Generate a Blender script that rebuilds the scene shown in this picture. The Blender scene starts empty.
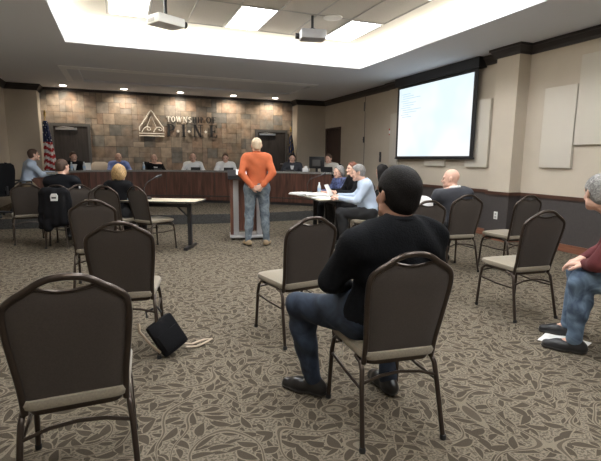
import bpy, bmesh, math, random
import numpy as np
from mathutils import Vector, Matrix
random.seed(7); rng = np.random.RandomState(5)
PI = math.pi
col = bpy.context.scene.collection
V = Vector

# ------------------------------------------------------------------ materials
def new_mat(name):
    m = bpy.data.materials.new(name); m.use_nodes = True
    nt = m.node_tree
    return m, nt, nt.nodes['Principled BSDF']
def mat(name, c, rough=.6, metal=0., noise=0., nscale=30., bump=0., bscale=60., sheen=0., spec=.5, emit=0., coat=0.):
    m, nt, b = new_mat(name)
    b.inputs['Base Color'].default_value = (*c, 1)
    b.inputs['Roughness'].default_value = rough
    b.inputs['Metallic'].default_value = metal
    b.inputs['Specular IOR Level'].default_value = spec
    if sheen:
        b.inputs['Sheen Weight'].default_value = sheen; b.inputs['Sheen Roughness'].default_value = .5
    if coat: b.inputs['Coat Weight'].default_value = coat
    tc = nt.nodes.new('ShaderNodeTexCoord')
    if noise:
        n = nt.nodes.new('ShaderNodeTexNoise'); n.inputs['Scale'].default_value = nscale; n.inputs['Detail'].default_value = 4
        nt.links.new(tc.outputs['Object'], n.inputs['Vector'])
        r = nt.nodes.new('ShaderNodeMapRange'); r.inputs[1].default_value = .3; r.inputs[2].default_value = .7
        r.inputs[3].default_value = 1 - noise; r.inputs[4].default_value = 1 + noise
        nt.links.new(n.outputs['Fac'], r.inputs[0])
        mx = nt.nodes.new('ShaderNodeVectorMath'); mx.operation = 'SCALE'; mx.inputs[0].default_value = c
        nt.links.new(r.outputs[0], mx.inputs['Scale']); nt.links.new(mx.outputs[0], b.inputs['Base Color'])
    if bump:
        n2 = nt.nodes.new('ShaderNodeTexNoise'); n2.inputs['Scale'].default_value = bscale; n2.inputs['Detail'].default_value = 3
        nt.links.new(tc.outputs['Object'], n2.inputs['Vector'])
        bp = nt.nodes.new('ShaderNodeBump'); bp.inputs['Strength'].default_value = bump; bp.inputs['Distance'].default_value = .01
        nt.links.new(n2.outputs['Fac'], bp.inputs['Height']); nt.links.new(bp.outputs[0], b.inputs['Normal'])
    if emit:
        b.inputs['Emission Color'].default_value = (*c, 1); b.inputs['Emission Strength'].default_value = emit
    return m
def emission(name, c, s):
    m = bpy.data.materials.new(name); m.use_nodes = True; nt = m.node_tree; nt.nodes.clear()
    e = nt.nodes.new('ShaderNodeEmission'); e.inputs[0].default_value = (*c, 1); e.inputs[1].default_value = s
    o = nt.nodes.new('ShaderNodeOutputMaterial'); nt.links.new(e.outputs[0], o.inputs[0]); return m

def carpet_mat():
    m, nt, b = new_mat('leaf_carpet')
    N = nt.nodes; L = nt.links
    def mth(op, a, c=None, d=None):
        n = N.new('ShaderNodeMath'); n.operation = op
        for i, x in enumerate((a, c, d)):
            if x is None: continue
            if isinstance(x, (int, float)): n.inputs[i].default_value = x
            else: L.new(x, n.inputs[i])
        return n.outputs[0]
    tc = N.new('ShaderNodeTexCoord')
    def vec(op, a, bb):
        n = N.new('ShaderNodeVectorMath'); n.operation = op
        for i, x in enumerate((a, bb)):
            if isinstance(x, tuple): n.inputs[i].default_value = x
            else: L.new(x, n.inputs[i])
        return n.outputs[0]
    base = tc.outputs['Object']
    wn = N.new('ShaderNodeTexNoise'); wn.inputs['Scale'].default_value = 3.; wn.inputs['Detail'].default_value = 0
    L.new(base, wn.inputs['Vector'])
    warp = vec('MULTIPLY', vec('SUBTRACT', wn.outputs['Color'], (.5, .5, .5)), (.10, .10, 0))
    P = vec('ADD', base, warp)
    def layer(scale, off, w, ln, flow, spread):
        q = vec('MULTIPLY', vec('ADD', P, (off, off * 1.7, 0)), (scale, scale, 0))
        v = N.new('ShaderNodeTexVoronoi'); v.voronoi_dimensions = '2D'; v.inputs['Scale'].default_value = 1; v.inputs['Randomness'].default_value = .75
        L.new(q, v.inputs['Vector'])
        d = vec('SUBTRACT', q, v.outputs['Position'])
        cn = N.new('ShaderNodeTexNoise'); cn.inputs['Scale'].default_value = flow; cn.inputs['Detail'].default_value = 0
        L.new(v.outputs['Position'], cn.inputs['Vector'])
        sc = N.new('ShaderNodeSeparateColor'); L.new(v.outputs['Color'], sc.inputs[0])
        ang = mth('ADD', mth('MULTIPLY', cn.outputs['Fac'], 14.), mth('MULTIPLY', sc.outputs[0], spread))
        s, c = mth('SINE', ang), mth('COSINE', ang)
        sp = N.new('ShaderNodeSeparateXYZ'); L.new(d, sp.inputs[0])
        x, y = sp.outputs[0], sp.outputs[1]
        u = mth('ADD', mth('MULTIPLY', x, c), mth('MULTIPLY', y, s))
        t = mth('SUBTRACT', mth('MULTIPLY', y, c), mth('MULTIPLY', x, s))
        t = mth('ADD', t, mth('MULTIPLY', mth('MULTIPLY', u, u), .35))
        un = mth('DIVIDE', u, ln)
        prof = mth('MULTIPLY', mth('SUBTRACT', 1., mth('MULTIPLY', un, un)), mth('MULTIPLY', mth('SUBTRACT', 1.25, mth('MULTIPLY', un, .5)), w))
        sd = mth('SUBTRACT', prof, mth('ABSOLUTE', t))
        leaf = N.new('ShaderNodeMapRange'); leaf.interpolation_type = 'SMOOTHSTEP'
        L.new(sd, leaf.inputs[0]); leaf.inputs[1].default_value = 0; leaf.inputs[2].default_value = .025
        out = N.new('ShaderNodeMapRange'); out.interpolation_type = 'SMOOTHSTEP'
        L.new(sd, out.inputs[0]); out.inputs[1].default_value = -.075; out.inputs[2].default_value = -.035
        return leaf.outputs[0], out.outputs[0]
    l1, o1 = layer(9.6, .37, .165, .66, .30, 1.8)
    l2, o2 = layer(12.5, 3.1, .15, .62, .25, 2.6)
    sn = N.new('ShaderNodeTexNoise'); sn.inputs['Scale'].default_value = 1.9; sn.inputs['Detail'].default_value = .3
    L.new(vec('ADD', base, (5., 2., 0)), sn.inputs['Vector'])
    fr = mth('ABSOLUTE', mth('SUBTRACT', mth('FRACT', mth('MULTIPLY', sn.outputs['Fac'], 11.)), .5))
    stem = mth('LESS_THAN', fr, .035)
    halo = mth('LESS_THAN', fr, .085)
    nl1 = mth('SUBTRACT', 1., o1)
    lf = mth('MAXIMUM', l1, mth('MULTIPLY', l2, nl1))
    lf = mth('MULTIPLY', lf, mth('SUBTRACT', 1., halo))
    dark = mth('MAXIMUM', lf, mth('MULTIPLY', stem, .8))
    lite = mth('MAXIMUM', mth('MAXIMUM', o1, o2), halo)
    gn = N.new('ShaderNodeTexNoise'); gn.inputs['Scale'].default_value = 75.; gn.inputs['Detail'].default_value = 1
    L.new(base, gn.inputs['Vector'])
    gm = N.new('ShaderNodeMapRange'); gm.inputs[1].default_value = .42; gm.inputs[2].default_value = .58; L.new(gn.outputs['Fac'], gm.inputs[0])
    g = N.new('ShaderNodeMix'); g.data_type = 'RGBA'; g.inputs[6].default_value = (.115, .096, .071, 1); g.inputs[7].default_value = (.235, .20, .15, 1); L.new(gm.outputs[0], g.inputs[0])
    g2 = N.new('ShaderNodeMix'); g2.data_type = 'RGBA'; g2.inputs[7].default_value = (.225, .19, .142, 1); L.new(g.outputs[2], g2.inputs[6]); L.new(lite, g2.inputs[0])
    fn = N.new('ShaderNodeTexNoise'); fn.inputs['Scale'].default_value = 260.; fn.inputs['Detail'].default_value = 2
    L.new(base, fn.inputs['Vector'])
    mx = N.new('ShaderNodeMix'); mx.data_type = 'RGBA'
    L.new(g2.outputs[2], mx.inputs[6]); mx.inputs[7].default_value = (.082, .066, .048, 1)
    L.new(dark, mx.inputs[0])
    sc2 = N.new('ShaderNodeVectorMath'); sc2.operation = 'SCALE'; L.new(mx.outputs[2], sc2.inputs[0])
    L.new(mth('ADD', .41, mth('MULTIPLY', fn.outputs['Fac'], .95)), sc2.inputs['Scale'])
    L.new(sc2.outputs[0], b.inputs['Base Color'])
    b.inputs['Roughness'].default_value = .95; b.inputs['Specular IOR Level'].default_value = .1
    bp = N.new('ShaderNodeBump'); bp.inputs['Strength'].default_value = .5; bp.inputs['Distance'].default_value = .006
    L.new(mth('SUBTRACT', fn.outputs['Fac'], mth('MULTIPLY', dark, .5)), bp.inputs['Height']); L.new(bp.outputs[0], b.inputs['Normal'])
    return m
def wood_mat(name, c1, c2, axis_scale=(30, 30, 2.), rough=.35):
    m, nt, b = new_mat(name); N = nt.nodes; L = nt.links
    tc = N.new('ShaderNodeTexCoord'); mp = N.new('ShaderNodeMapping'); mp.inputs['Scale'].default_value = axis_scale
    L.new(tc.outputs['Object'], mp.inputs[0])
    n = N.new('ShaderNodeTexNoise'); n.inputs['Scale'].default_value = 1; n.inputs['Detail'].default_value = 6; n.inputs['Distortion'].default_value = .6
    L.new(mp.outputs[0], n.inputs['Vector'])
    r = N.new('ShaderNodeValToRGB'); r.color_ramp.elements[0].position = .32; r.color_ramp.elements[1].position = .7
    r.color_ramp.elements[0].color = (*c1, 1); r.color_ramp.elements[1].color = (*c2, 1)
    L.new(n.outputs['Fac'], r.inputs[0]); L.new(r.outputs[0], b.inputs['Base Color'])
    b.inputs['Roughness'].default_value = rough
    return m
def stone_mat():
    m, nt, b = new_mat('slate_tile'); N = nt.nodes; L = nt.links
    at = N.new('ShaderNodeAttribute'); at.attribute_name = 'tile'
    tc = N.new('ShaderNodeTexCoord'); n = N.new('ShaderNodeTexNoise'); n.inputs['Scale'].default_value = 6; n.inputs['Detail'].default_value = 6
    L.new(tc.outputs['Object'], n.inputs['Vector'])
    n3 = N.new('ShaderNodeTexNoise'); n3.inputs['Scale'].default_value = 2.3; n3.inputs['Detail'].default_value = 3
    L.new(tc.outputs['Object'], n3.inputs['Vector'])
    r = N.new('ShaderNodeMapRange'); r.inputs[1].default_value = .3; r.inputs[2].default_value = .7; r.inputs[3].default_value = .72; r.inputs[4].default_value = 1.3
    L.new(n.outputs['Fac'], r.inputs[0])
    mx = N.new('ShaderNodeMix'); mx.data_type = 'RGBA'; mx.inputs[7].default_value = (.30, .17, .09, 1)
    r3 = N.new('ShaderNodeMapRange'); r3.inputs[1].default_value = .5; r3.inputs[2].default_value = .75; r3.inputs[3].default_value = 0; r3.inputs[4].default_value = .5
    L.new(n3.outputs['Fac'], r3.inputs[0]); L.new(r3.outputs[0], mx.inputs[0]); L.new(at.outputs['Color'], mx.inputs[6])
    s = N.new('ShaderNodeVectorMath'); s.operation = 'SCALE'; L.new(mx.outputs[2], s.inputs[0]); L.new(r.outputs[0], s.inputs['Scale'])
    L.new(s.outputs[0], b.inputs['Base Color']); b.inputs['Roughness'].default_value = .7
    bp = N.new('ShaderNodeBump'); bp.inputs['Strength'].default_value = .4; bp.inputs['Distance'].default_value = .02
    L.new(n.outputs['Fac'], bp.inputs['Height']); L.new(bp.outputs[0], b.inputs['Normal'])
    return m
def denim(name, c):
    m, nt, b = new_mat(name); N = nt.nodes; L = nt.links
    tc = N.new('ShaderNodeTexCoord'); n = N.new('ShaderNodeTexNoise'); n.inputs['Scale'].default_value = 9; n.inputs['Detail'].default_value = 5; n.inputs['Distortion'].default_value = 1.2
    L.new(tc.outputs['Object'], n.inputs['Vector'])
    r = N.new('ShaderNodeValToRGB'); e = r.color_ramp.elements
    e[0].position = .35; e[0].color = (c[0] * .55, c[1] * .55, c[2] * .6, 1); e[1].position = .68; e[1].color = (c[0] * 1.7, c[1] * 1.6, c[2] * 1.45, 1)
    L.new(n.outputs['Fac'], r.inputs[0]); L.new(r.outputs[0], b.inputs['Base Color']); b.inputs['Roughness'].default_value = .85
    return m
def tile_ceiling_mat():
    m, nt, b = new_mat('acoustic_tile'); N = nt.nodes; L = nt.links
    tc = N.new('ShaderNodeTexCoord'); sp = N.new('ShaderNodeSeparateXYZ'); L.new(tc.outputs['Object'], sp.inputs[0])
    n = N.new('ShaderNodeTexNoise'); n.inputs['Scale'].default_value = 90; L.new(tc.outputs['Object'], n.inputs['Vector'])
    r = N.new('ShaderNodeMapRange'); r.inputs[3].default_value = .54; r.inputs[4].default_value = .68; L.new(n.outputs['Fac'], r.inputs[0])
    s = N.new('ShaderNodeVectorMath'); s.operation = 'SCALE'; s.inputs[0].default_value = (1, .95, .88); L.new(r.outputs[0], s.inputs['Scale'])
    L.new(s.outputs[0], b.inputs['Base Color']); b.inputs['Roughness'].default_value = .9
    return m
def flag_mat():
    m, nt, b = new_mat('flag_cloth'); N = nt.nodes; L = nt.links
    at = N.new('ShaderNodeAttribute'); at.attribute_name = 'tile'; L.new(at.outputs['Color'], b.inputs['Base Color']); b.inputs['Roughness'].default_value = .8
    return m

M = dict(
    carpet=carpet_mat(), stone=stone_mat(), flag=flag_mat(), tilec=tile_ceiling_mat(),
    wall=mat('beige_wall_paint', (.55, .485, .395), .85, noise=.03, nscale=3, bump=.05, bscale=200),
    panelw=mat('acoustic_panel_fabric', (.60, .555, .48), .9, bump=.1, bscale=300),
    soffit=mat('soffit_paint', (.74, .77, .83), .9),
    reveal=mat('soffit_reveal_paint', (.90, .92, .95), .9),
    cove=mat('cove_white_paint', (.85, .83, .78), .9),
    grid=mat('ceiling_grid_metal', (.42, .41, .40), .5),
    dark=mat('dark_crown_paint', (.035, .030, .030), .45),
    wains=mat('charcoal_wainscot', (.060, .052, .050), .6, noise=.1, nscale=40),
    rail=wood_mat('rail_wood', (.06, .03, .022), (.13, .065, .045), (3, 3, 30)),
    basew=wood_mat('baseboard_wood', (.17, .065, .04), (.28, .12, .07), (3, 3, 30)),
    counter=wood_mat('mahogany_veneer', (.050, .022, .016), (.155, .068, .046), (14, 14, 1.6), .35),
    lwood=wood_mat('lectern_wood', (.10, .04, .028), (.20, .09, .06), (30, 30, 2)),
    ctop=mat('granite_top', (.24, .235, .22), .25, noise=.3, nscale=80),
    door=wood_mat('dark_door_wood', (.030, .024, .021), (.055, .045, .040), (20, 20, 2), .45),
    doorb=wood_mat('brown_door_wood', (.05, .030, .025), (.085, .05, .04), (20, 20, 2), .45),
    frame=mat('door_frame_metal', (.10, .095, .09), .4),
    bronze=mat('bronze_tube', (.060, .045, .036), .28, metal=.6),
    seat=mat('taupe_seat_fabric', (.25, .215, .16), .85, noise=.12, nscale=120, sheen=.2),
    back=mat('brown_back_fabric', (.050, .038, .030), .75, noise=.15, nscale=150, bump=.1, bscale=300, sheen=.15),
    foot=mat('rubber_foot', (.02, .02, .02), .7),
    black=mat('black_plastic', (.018, .018, .02), .4),
    blackf=mat('black_fabric', (.007, .007, .0085), .85, spec=.2, bump=.15),
    chrome=mat('brushed_steel', (.55, .55, .56), .28, metal=.9),
    greym=mat('silver_grey_panel', (.42, .42, .43), .4, metal=.2),
    white=mat('white_plastic', (.78, .78, .76), .5),
    paper=mat('white_paper', (.82, .82, .80), .8),
    lam=mat('cream_laminate', (.62, .55, .42), .4),
    gold=mat('brass', (.65, .45, .15), .3, metal=.8),
    red=mat('alarm_red', (.55, .03, .02), .4),
    bluep=mat('pale_blue_folder', (.35, .5, .68), .6),
    beigec=mat('beige_leather', (.5, .42, .33), .6),
    clear=mat('clear_water_bottle', (.55, .62, .68), .15, spec=.8),
    sign=mat('dark_bronze_letter', (.022, .02, .02), .35),
    signw=mat('white_sign_and_glint', (.85, .80, .72), .5),  # emblem white, also the highlight painted onto part of the small lettering
    strap=mat('tan_strap', (.42, .33, .24), .6),
    led=emission('troffer_diffuser', (.96, .98, 1.), 9.),
    coveled=emission('cove_tube', (1., .90, .72), 13.),
    down=emission('downlight_lamp', (1., .93, .82), 14.),
    skin=mat('skin', (.68, .42, .32), .5, noise=.06, nscale=20), skin2=mat('tanned_skin', (.42, .23, .16), .5, noise=.06, nscale=20),
    lips=mat('lips', (.40, .16, .13), .5), eye=mat('eye_dark', (.03, .025, .02), .3),
    hblack=mat('black_hair', (.008, .0065, .006), .7, spec=.2, noise=.4, nscale=90, bump=.35, bscale=180),
    hbrown=mat('brown_hair', (.075, .04, .025), .6, noise=.3, nscale=90, bump=.6, bscale=140),
    hgrey=mat('grey_hair', (.24, .23, .22), .7, noise=.4, nscale=70, bump=.8, bscale=140),
    hblond=mat('blond_hair', (.42, .27, .12), .6, noise=.35, nscale=60, bump=1., bscale=60),
    hfair=mat('cropped_fair_hair', (.58, .46, .32), .7, noise=.15, nscale=90, bump=.3),
    hred=mat('reddish_hair', (.20, .07, .04), .6, noise=.3, nscale=90),
    fleece=mat('black_fleece', (.007, .0075, .009), .95, spec=.15, bump=.3, bscale=120, noise=.2, nscale=50),
    orange=mat('orange_knit', (.52, .125, .045), .85, noise=.08, nscale=14, bump=.15, bscale=90),
    maroon=mat('maroon_sweater', (.115, .022, .025), .9, noise=.12, nscale=20, bump=.3, bscale=120),
    navy=mat('dark_suit', (.040, .042, .052), .8, noise=.12, nscale=12),
    lblue=mat('light_blue_shirt', (.46, .55, .68), .75, noise=.05, nscale=8),
    blue=mat('blue_shirt', (.17, .23, .50), .8), wshirt=mat('white_shirt', (.84, .84, .84), .75),
    cream=mat('cream_sweater', (.62, .58, .52), .8),
    officer=mat('black_uniform', (.007, .008, .011), .75, spec=.2, noise=.2, nscale=10),
    bluepat=mat('navy_patterned_blouse', (.06, .08, .18), .8, noise=.9, nscale=25),
    jean=denim('dark_denim', (.016, .027, .050)), jean2=denim('mid_denim', (.10, .155, .235)), jean3=denim('faded_denim', (.13, .165, .20)),
    trous=mat('charcoal_trousers', (.014, .014, .016), .8), khaki=mat('khaki_trousers', (.20, .15, .09), .8),
    leather=mat('black_leather', (.014, .013, .013), .28), sole=mat('rubber_sole', (.05, .045, .04), .7),
    tan=mat('tan_boot', (.30, .22, .13), .7),
)
def screen_mat():
    m = bpy.data.materials.new('projected_page'); m.use_nodes = True; nt = m.node_tree; nt.nodes.clear(); N = nt.nodes; L = nt.links
    tc = N.new('ShaderNodeTexCoord'); n = N.new('ShaderNodeTexNoise'); n.inputs['Scale'].default_value = .8; L.new(tc.outputs['Object'], n.inputs['Vector'])
    r = N.new('ShaderNodeValToRGB'); e = r.color_ramp.elements; e[0].position = .4; e[0].color = (.80, .93, 1, 1); e[1].position = .62; e[1].color = (1, 1, 1, 1)
    L.new(n.outputs['Fac'], r.inputs[0])
    em = N.new('ShaderNodeEmission'); L.new(r.outputs[0], em.inputs[0]); em.inputs[1].default_value = .42
    o = N.new('ShaderNodeOutputMaterial'); L.new(em.outputs[0], o.inputs[0]); return m
M['screen'] = screen_mat()
M['scrline'] = emission('projected_text_line', (.55, .75, .85), .40)

# ------------------------------------------------------------------ mesh helpers
class MB:
    def __init__(s): s.bm = bmesh.new()
    def box(s, c, size, rot=None, bev=0.):
        r = bmesh.ops.create_cube(s.bm, size=1)
        mt = Matrix.Translation(c) @ (rot.to_4x4() if rot else Matrix()) @ Matrix.Diagonal((*size, 1))
        bmesh.ops.transform(s.bm, matrix=mt, verts=r['verts'])
        if bev:
            ed = list({e for v in r['verts'] for e in v.link_edges})
            bmesh.ops.bevel(s.bm, geom=ed, offset=bev, segments=2, affect='EDGES', profile=.6)
        return s
    def bb(s, x0, x1, y0, y1, z0, z1, bev=0.): return s.box(((x0 + x1) / 2, (y0 + y1) / 2, (z0 + z1) / 2), (x1 - x0, y1 - y0, z1 - z0), None, bev)
    def tube(s, pts, r, n=10, closed=False, flat=1.):
        pts = [V(p) for p in pts]; K = len(pts); rr = r if isinstance(r, (list, tuple)) else [r] * K
        rings = []; up = None
        for i, p in enumerate(pts):
            a = pts[(i - 1) % K] if (closed or i) else p; b = pts[(i + 1) % K] if (closed or i < K - 1) else p
            t = (b - a).normalized()
            if up is None: up = t.orthogonal().normalized() if abs(t.y) > .9 else t.cross(V((0, 1, 0))).normalized()
            up = (up - t * up.dot(t)).normalized(); sd = t.cross(up)
            rings.append([s.bm.verts.new(p + (up * math.cos(2 * PI * k / n) + sd * math.sin(2 * PI * k / n) * flat) * rr[i]) for k in range(n)])
        for i in range(K if closed else K - 1):
            A, B = rings[i], rings[(i + 1) % K]
            for k in range(n): s.bm.faces.new((A[k], A[(k + 1) % n], B[(k + 1) % n], B[k]))
        if not closed: s.bm.faces.new(rings[0][::-1]); s.bm.faces.new(rings[-1])
        return s
    def lathe(s, prof, n=20, c=(0, 0, 0)):
        rings = [[s.bm.verts.new((c[0] + r * math.cos(2 * PI * k / n), c[1] + r * math.sin(2 * PI * k / n), c[2] + z)) for k in range(n)] for r, z in prof]
        for A, B in zip(rings, rings[1:]):
            for k in range(n): s.bm.faces.new((A[k], A[(k + 1) % n], B[(k + 1) % n], B[k]))
        s.bm.faces.new(rings[0][::-1]); s.bm.faces.new(rings[-1]); return s
    def loft(s, rings, cap=True, closed=True):
        R = [[s.bm.verts.new(p) for p in r] for r in rings]; n = len(R[0])
        for A, B in zip(R, R[1:]):
            for k in range(n if closed else n - 1): s.bm.faces.new((A[k], A[(k + 1) % n], B[(k + 1) % n], B[k]))
        if cap: s.bm.faces.new(R[0][::-1]); s.bm.faces.new(R[-1])
        return s
    def poly(s, pts, a, b):   # extrude polygon (list of 3d pts) by vector from offset a to offset b
        a = V(a); b = V(b); A = [s.bm.verts.new(V(p) + a) for p in pts]; B = [s.bm.verts.new(V(p) + b) for p in pts]; n = len(pts)
        s.bm.faces.new(A[::-1]); s.bm.faces.new(B)
        for k in range(n): s.bm.faces.new((A[k], A[(k + 1) % n], B[(k + 1) % n], B[k]))
        return s
    def mesh(s, name, smooth=True):
        bmesh.ops.recalc_face_normals(s.bm, faces=s.bm.faces)
        me = bpy.data.meshes.new(name); s.bm.to_mesh(me); s.bm.free()
        if smooth:
            me.polygons.foreach_set('use_smooth', [True] * len(me.polygons)); me.set_sharp_from_angle(angle=R(38))
        return me
    def build(s, name, m, parent=None, smooth=True): return link(name, s.mesh(name, smooth), m, parent)
def R(d): return math.radians(d)
def link(name, me, m, parent=None):
    if m is not None and not me.materials: me.materials.append(M[m] if isinstance(m, str) else m)
    o = bpy.data.objects.new(name, me); col.objects.link(o)
    if parent is not None: o.parent = parent
    return o
def tag(o, label=None, cat=None, group=None, kind=None):
    for k, v in (('label', label), ('category', cat), ('group', group), ('kind', kind)):
        if v: o[k] = v
    return o
def thing(name, label, cat, loc=(0, 0, 0), rz=0, group=None):
    o = bpy.data.objects.new(name, None); o.empty_display_size = .1; col.objects.link(o)
    o.location = loc; o.rotation_euler = (0, 0, rz); return tag(o, label, cat, group)
def struct(name, mb, m, parent=None, smooth=False):
    o = mb.build(name, m, parent, smooth)
    if parent is None: o['kind'] = 'structure'
    return o
kids = {}
def children(o): return [c for c in bpy.data.objects if c.parent == o]
def copy_tree(o, parent=None):
    c = o.copy(); col.objects.link(c)
    if parent is not None: c.parent = parent
    for ch in children(o): copy_tree(ch, c)
    return c
def arc(cx, cz, r, a0, a1, n): return [(cx + r * math.cos(a0 + (a1 - a0) * i / n), cz + r * math.sin(a0 + (a1 - a0) * i / n)) for i in range(n + 1)]
def catmull(P, n=8):
    P = [V(p) for p in P]; out = []
    Q = [P[0] * 2 - P[1]] + P + [P[-1] * 2 - P[-2]]
    for i in range(1, len(Q) - 2):
        a, b, c, d = Q[i - 1:i + 3]
        for k in range(n):
            t = k / n
            out.append(.5 * ((2 * b) + (c - a) * t + (2 * a - 5 * b + 4 * c - d) * t * t + (3 * b - a - 3 * c + d) * t ** 3))
    out.append(P[-1]); return out

# ------------------------------------------------------------------ room shell
XL, XR, YB, YF, YR = -2.6, 6.25, -4.0, 14.0, 13.58
ZC = 3.2; ZT = 3.6
struct('floor', MB().bb(XL - .1, XR + .2, YB - .1, YF + .1, -.1, 0), 'carpet')
# raised platform with a front edge bending gently
RIS = [(-2.6, 10.0), (-1.5, 9.86), (-.4, 9.76), (.6, 9.62), (1.6, 9.45), (2.6, 9.32), (3.8, 9.36), (5., 9.5), (6.25, 9.7)]
pc = [(p.x, p.y) for p in catmull([(x, y, 0) for x, y in RIS], 5)]
mb = MB(); mb.poly([(x, y, 0) for x, y in pc] + [(XR, YF, 0), (XL, YF, 0)], (0, 0, .0), (0, 0, .205))
struct('platform', mb, 'carpet')
mb = MB()
for (a, b) in zip(pc, pc[1:]): mb.poly([(a[0], a[1] - .012, 0), (b[0], b[1] - .012, 0), (b[0], b[1] + .0, 0), (a[0], a[1], 0)], (0, 0, .0), (0, 0, .198))
M['riser'] = mat('dark_riser_carpet', (.05, .048, .045), .95, noise=.45, nscale=60)
struct('trim_1', mb, 'riser')
# walls
struct('wall_left', MB().bb(XL - .15, XL, YB, YF, 0, ZC), 'wall')
struct('wall_back', MB().bb(XL - .1, XR + .2, YB - .15, YB, 0, ZC), 'wall')
JOG = 9.75
struct('wall_right', MB().bb(XR, XR + .2, YB, JOG, 0, ZC).bb(XR + .05, XR + .2, JOG, 12.45, 0, ZC).bb(XR + .05, XR + .2, 12.45, 13.5, 2.33, ZC).bb(XR + .05, XR + .2, 13.5, YF, 0, ZC)
       .bb(XR + .13, XR + .2, 12.45, 13.5, 0, 2.4), 'wall')
XS0, XS1 = -1.87, 5.32
struct('wall_front_left', MB().bb(XL, XS0, YR - .02, YF, 0, ZC), 'wall')
struct('wall_front_right', MB().bb(XS1, XR + .1, YR, YF, 0, ZC), 'wall')
# stone wall made of random tiles
bm = bmesh.new(); lay = bm.loops.layers.float_color.new('tile')
U = .152; nx = int(math.ceil((XS1 - XS0) / U)); nz = int(math.ceil(ZC / U)); occ = np.zeros((nx, nz), bool)
pal = [(.28, .225, .17), (.25, .20, .15), (.31, .245, .185), (.24, .195, .155), (.19, .175, .15), (.28, .20, .145), (.25, .215, .18), (.27, .225, .175), (.145, .135, .12), (.30, .245, .19), (.26, .195, .15)]
for k in range(nz):
    for i in range(nx):
        if occ[i, k]: continue
        opts = [(1, 1), (2, 1), (1, 2), (2, 2), (2, 2), (2, 1), (3, 2)]
        random.shuffle(opts)
        for w, h in opts + [(1, 1)]:
            if i + w <= nx and k + h <= nz and not occ[i:i + w, k:k + h].any(): break
        occ[i:i + w, k:k + h] = True
        x0, x1 = XS0 + i * U, min(XS0 + (i + w) * U, XS1); z0, z1 = k * U, min((k + h) * U, ZC)
        g = .004; y = YF + .01 - random.random() * .012
        c = random.choice(pal); f = random.uniform(.85, 1.15); c = (c[0] * f, c[1] * f, c[2] * f, 1)
        a = [(x0 + g, z0 + g), (x1 - g, z0 + g), (x1 - g, z1 - g), (x0 + g, z1 - g)]
        fr = [bm.verts.new((p[0], y, p[1])) for p in a]; bk = [bm.verts.new((p[0], YF + .05, p[1])) for p in a]
        fs = [bm.faces.new(fr)] + [bm.faces.new((fr[q], bk[q], bk[(q + 1) % 4], fr[(q + 1) % 4])) for q in range(4)]
        for ff in fs:
            for l in ff.loops: l[lay] = c
# grout/backing
r = bmesh.ops.create_cube(bm, size=1); bmesh.ops.transform(bm, matrix=Matrix.Translation(((XS0 + XS1) / 2, YF + .1, ZC / 2)) @ Matrix.Diagonal((XS1 - XS0, .15, ZC, 1)), verts=r['verts'])
for ff in {f for v in r['verts'] for f in v.link_faces}:
    for l in ff.loops: l[lay] = (.08, .07, .06, 1)
bmesh.ops.recalc_face_normals(bm, faces=bm.faces)
me = bpy.data.meshes.new('wall_front'); bm.to_mesh(me); bm.free(); o = link('wall_front', me, 'stone'); o['kind'] = 'structure'

# ceiling: soffit slab with opening, shallow reveal, tray box above
TX0, TX1, TY0, TY1 = -.70, 4.70, -2.6, 8.47
mb = MB()
mb.bb(XL - .1, TX0, YB, YF + .1, ZC, ZC + .09).bb(TX1, XR + .2, YB, YF + .1, ZC, ZC + .09).bb(TX0, TX1, YB, TY0, ZC, ZC + .09)
RX0, RX1, RY0, RY1 = -1.05, 4.72, 10.62, 12.6
mb.bb(TX0, TX1, TY1, RY0, ZC, ZC + .09).bb(TX0, TX1, RY1, YF + .1, ZC, ZC + .09)
mb.bb(TX0, TX1, RY0, RY1, ZC + .05, ZC + .09)
struct('ceiling', mb, 'soffit')
struct('trim_3', MB().bb(RX0, RX1, RY0 - .02, RY0 + .28, ZC - .014, ZC + .01).bb(RX0, RX0 + .12, RY0 + .28, RY1, ZC - .014, ZC + .01), 'reveal')
CX0, CX1, CY0, CY1 = TX0 - .5, TX1 + .5, TY0 - .5, TY1 + .55
struct('ceiling_cove', MB().bb(CX0 - .1, CX0, CY0, CY1, ZC + .08, ZT + .1).bb(CX1, CX1 + .1, CY0, CY1, ZC + .08, ZT + .1)
       .bb(CX0, CX1, CY1, CY1 + .1, ZC + .08, ZT + .1).bb(CX0, CX1, CY0 - .1, CY0, ZC + .08, ZT + .1)
       .bb(CX0 - .1, CX1 + .1, CY0 - .1, CY1 + .1, ZT + .006, ZT + .1), 'cove')
GX0, GX1, GY1 = -.05, 4.22, 8.05
struct('ceiling_tiles', MB().bb(GX0, GX1, TY0 + .1, GY1, ZT - .004, ZT + .01), 'tilec')
mb = MB(); x = GX0; i = 0
for i in range(8): mb.bb(GX0 + i * .61 - .012, GX0 + i * .61 + .012, TY0 + .1, GY1, ZT - .012, ZT - .002)
y = GY1
while y > TY0 + .1: mb.bb(GX0, GX1, y - .012, y + .012, ZT - .0115, ZT - .0025); y -= 1.22
struct('trim_4', mb, 'grid')
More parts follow.
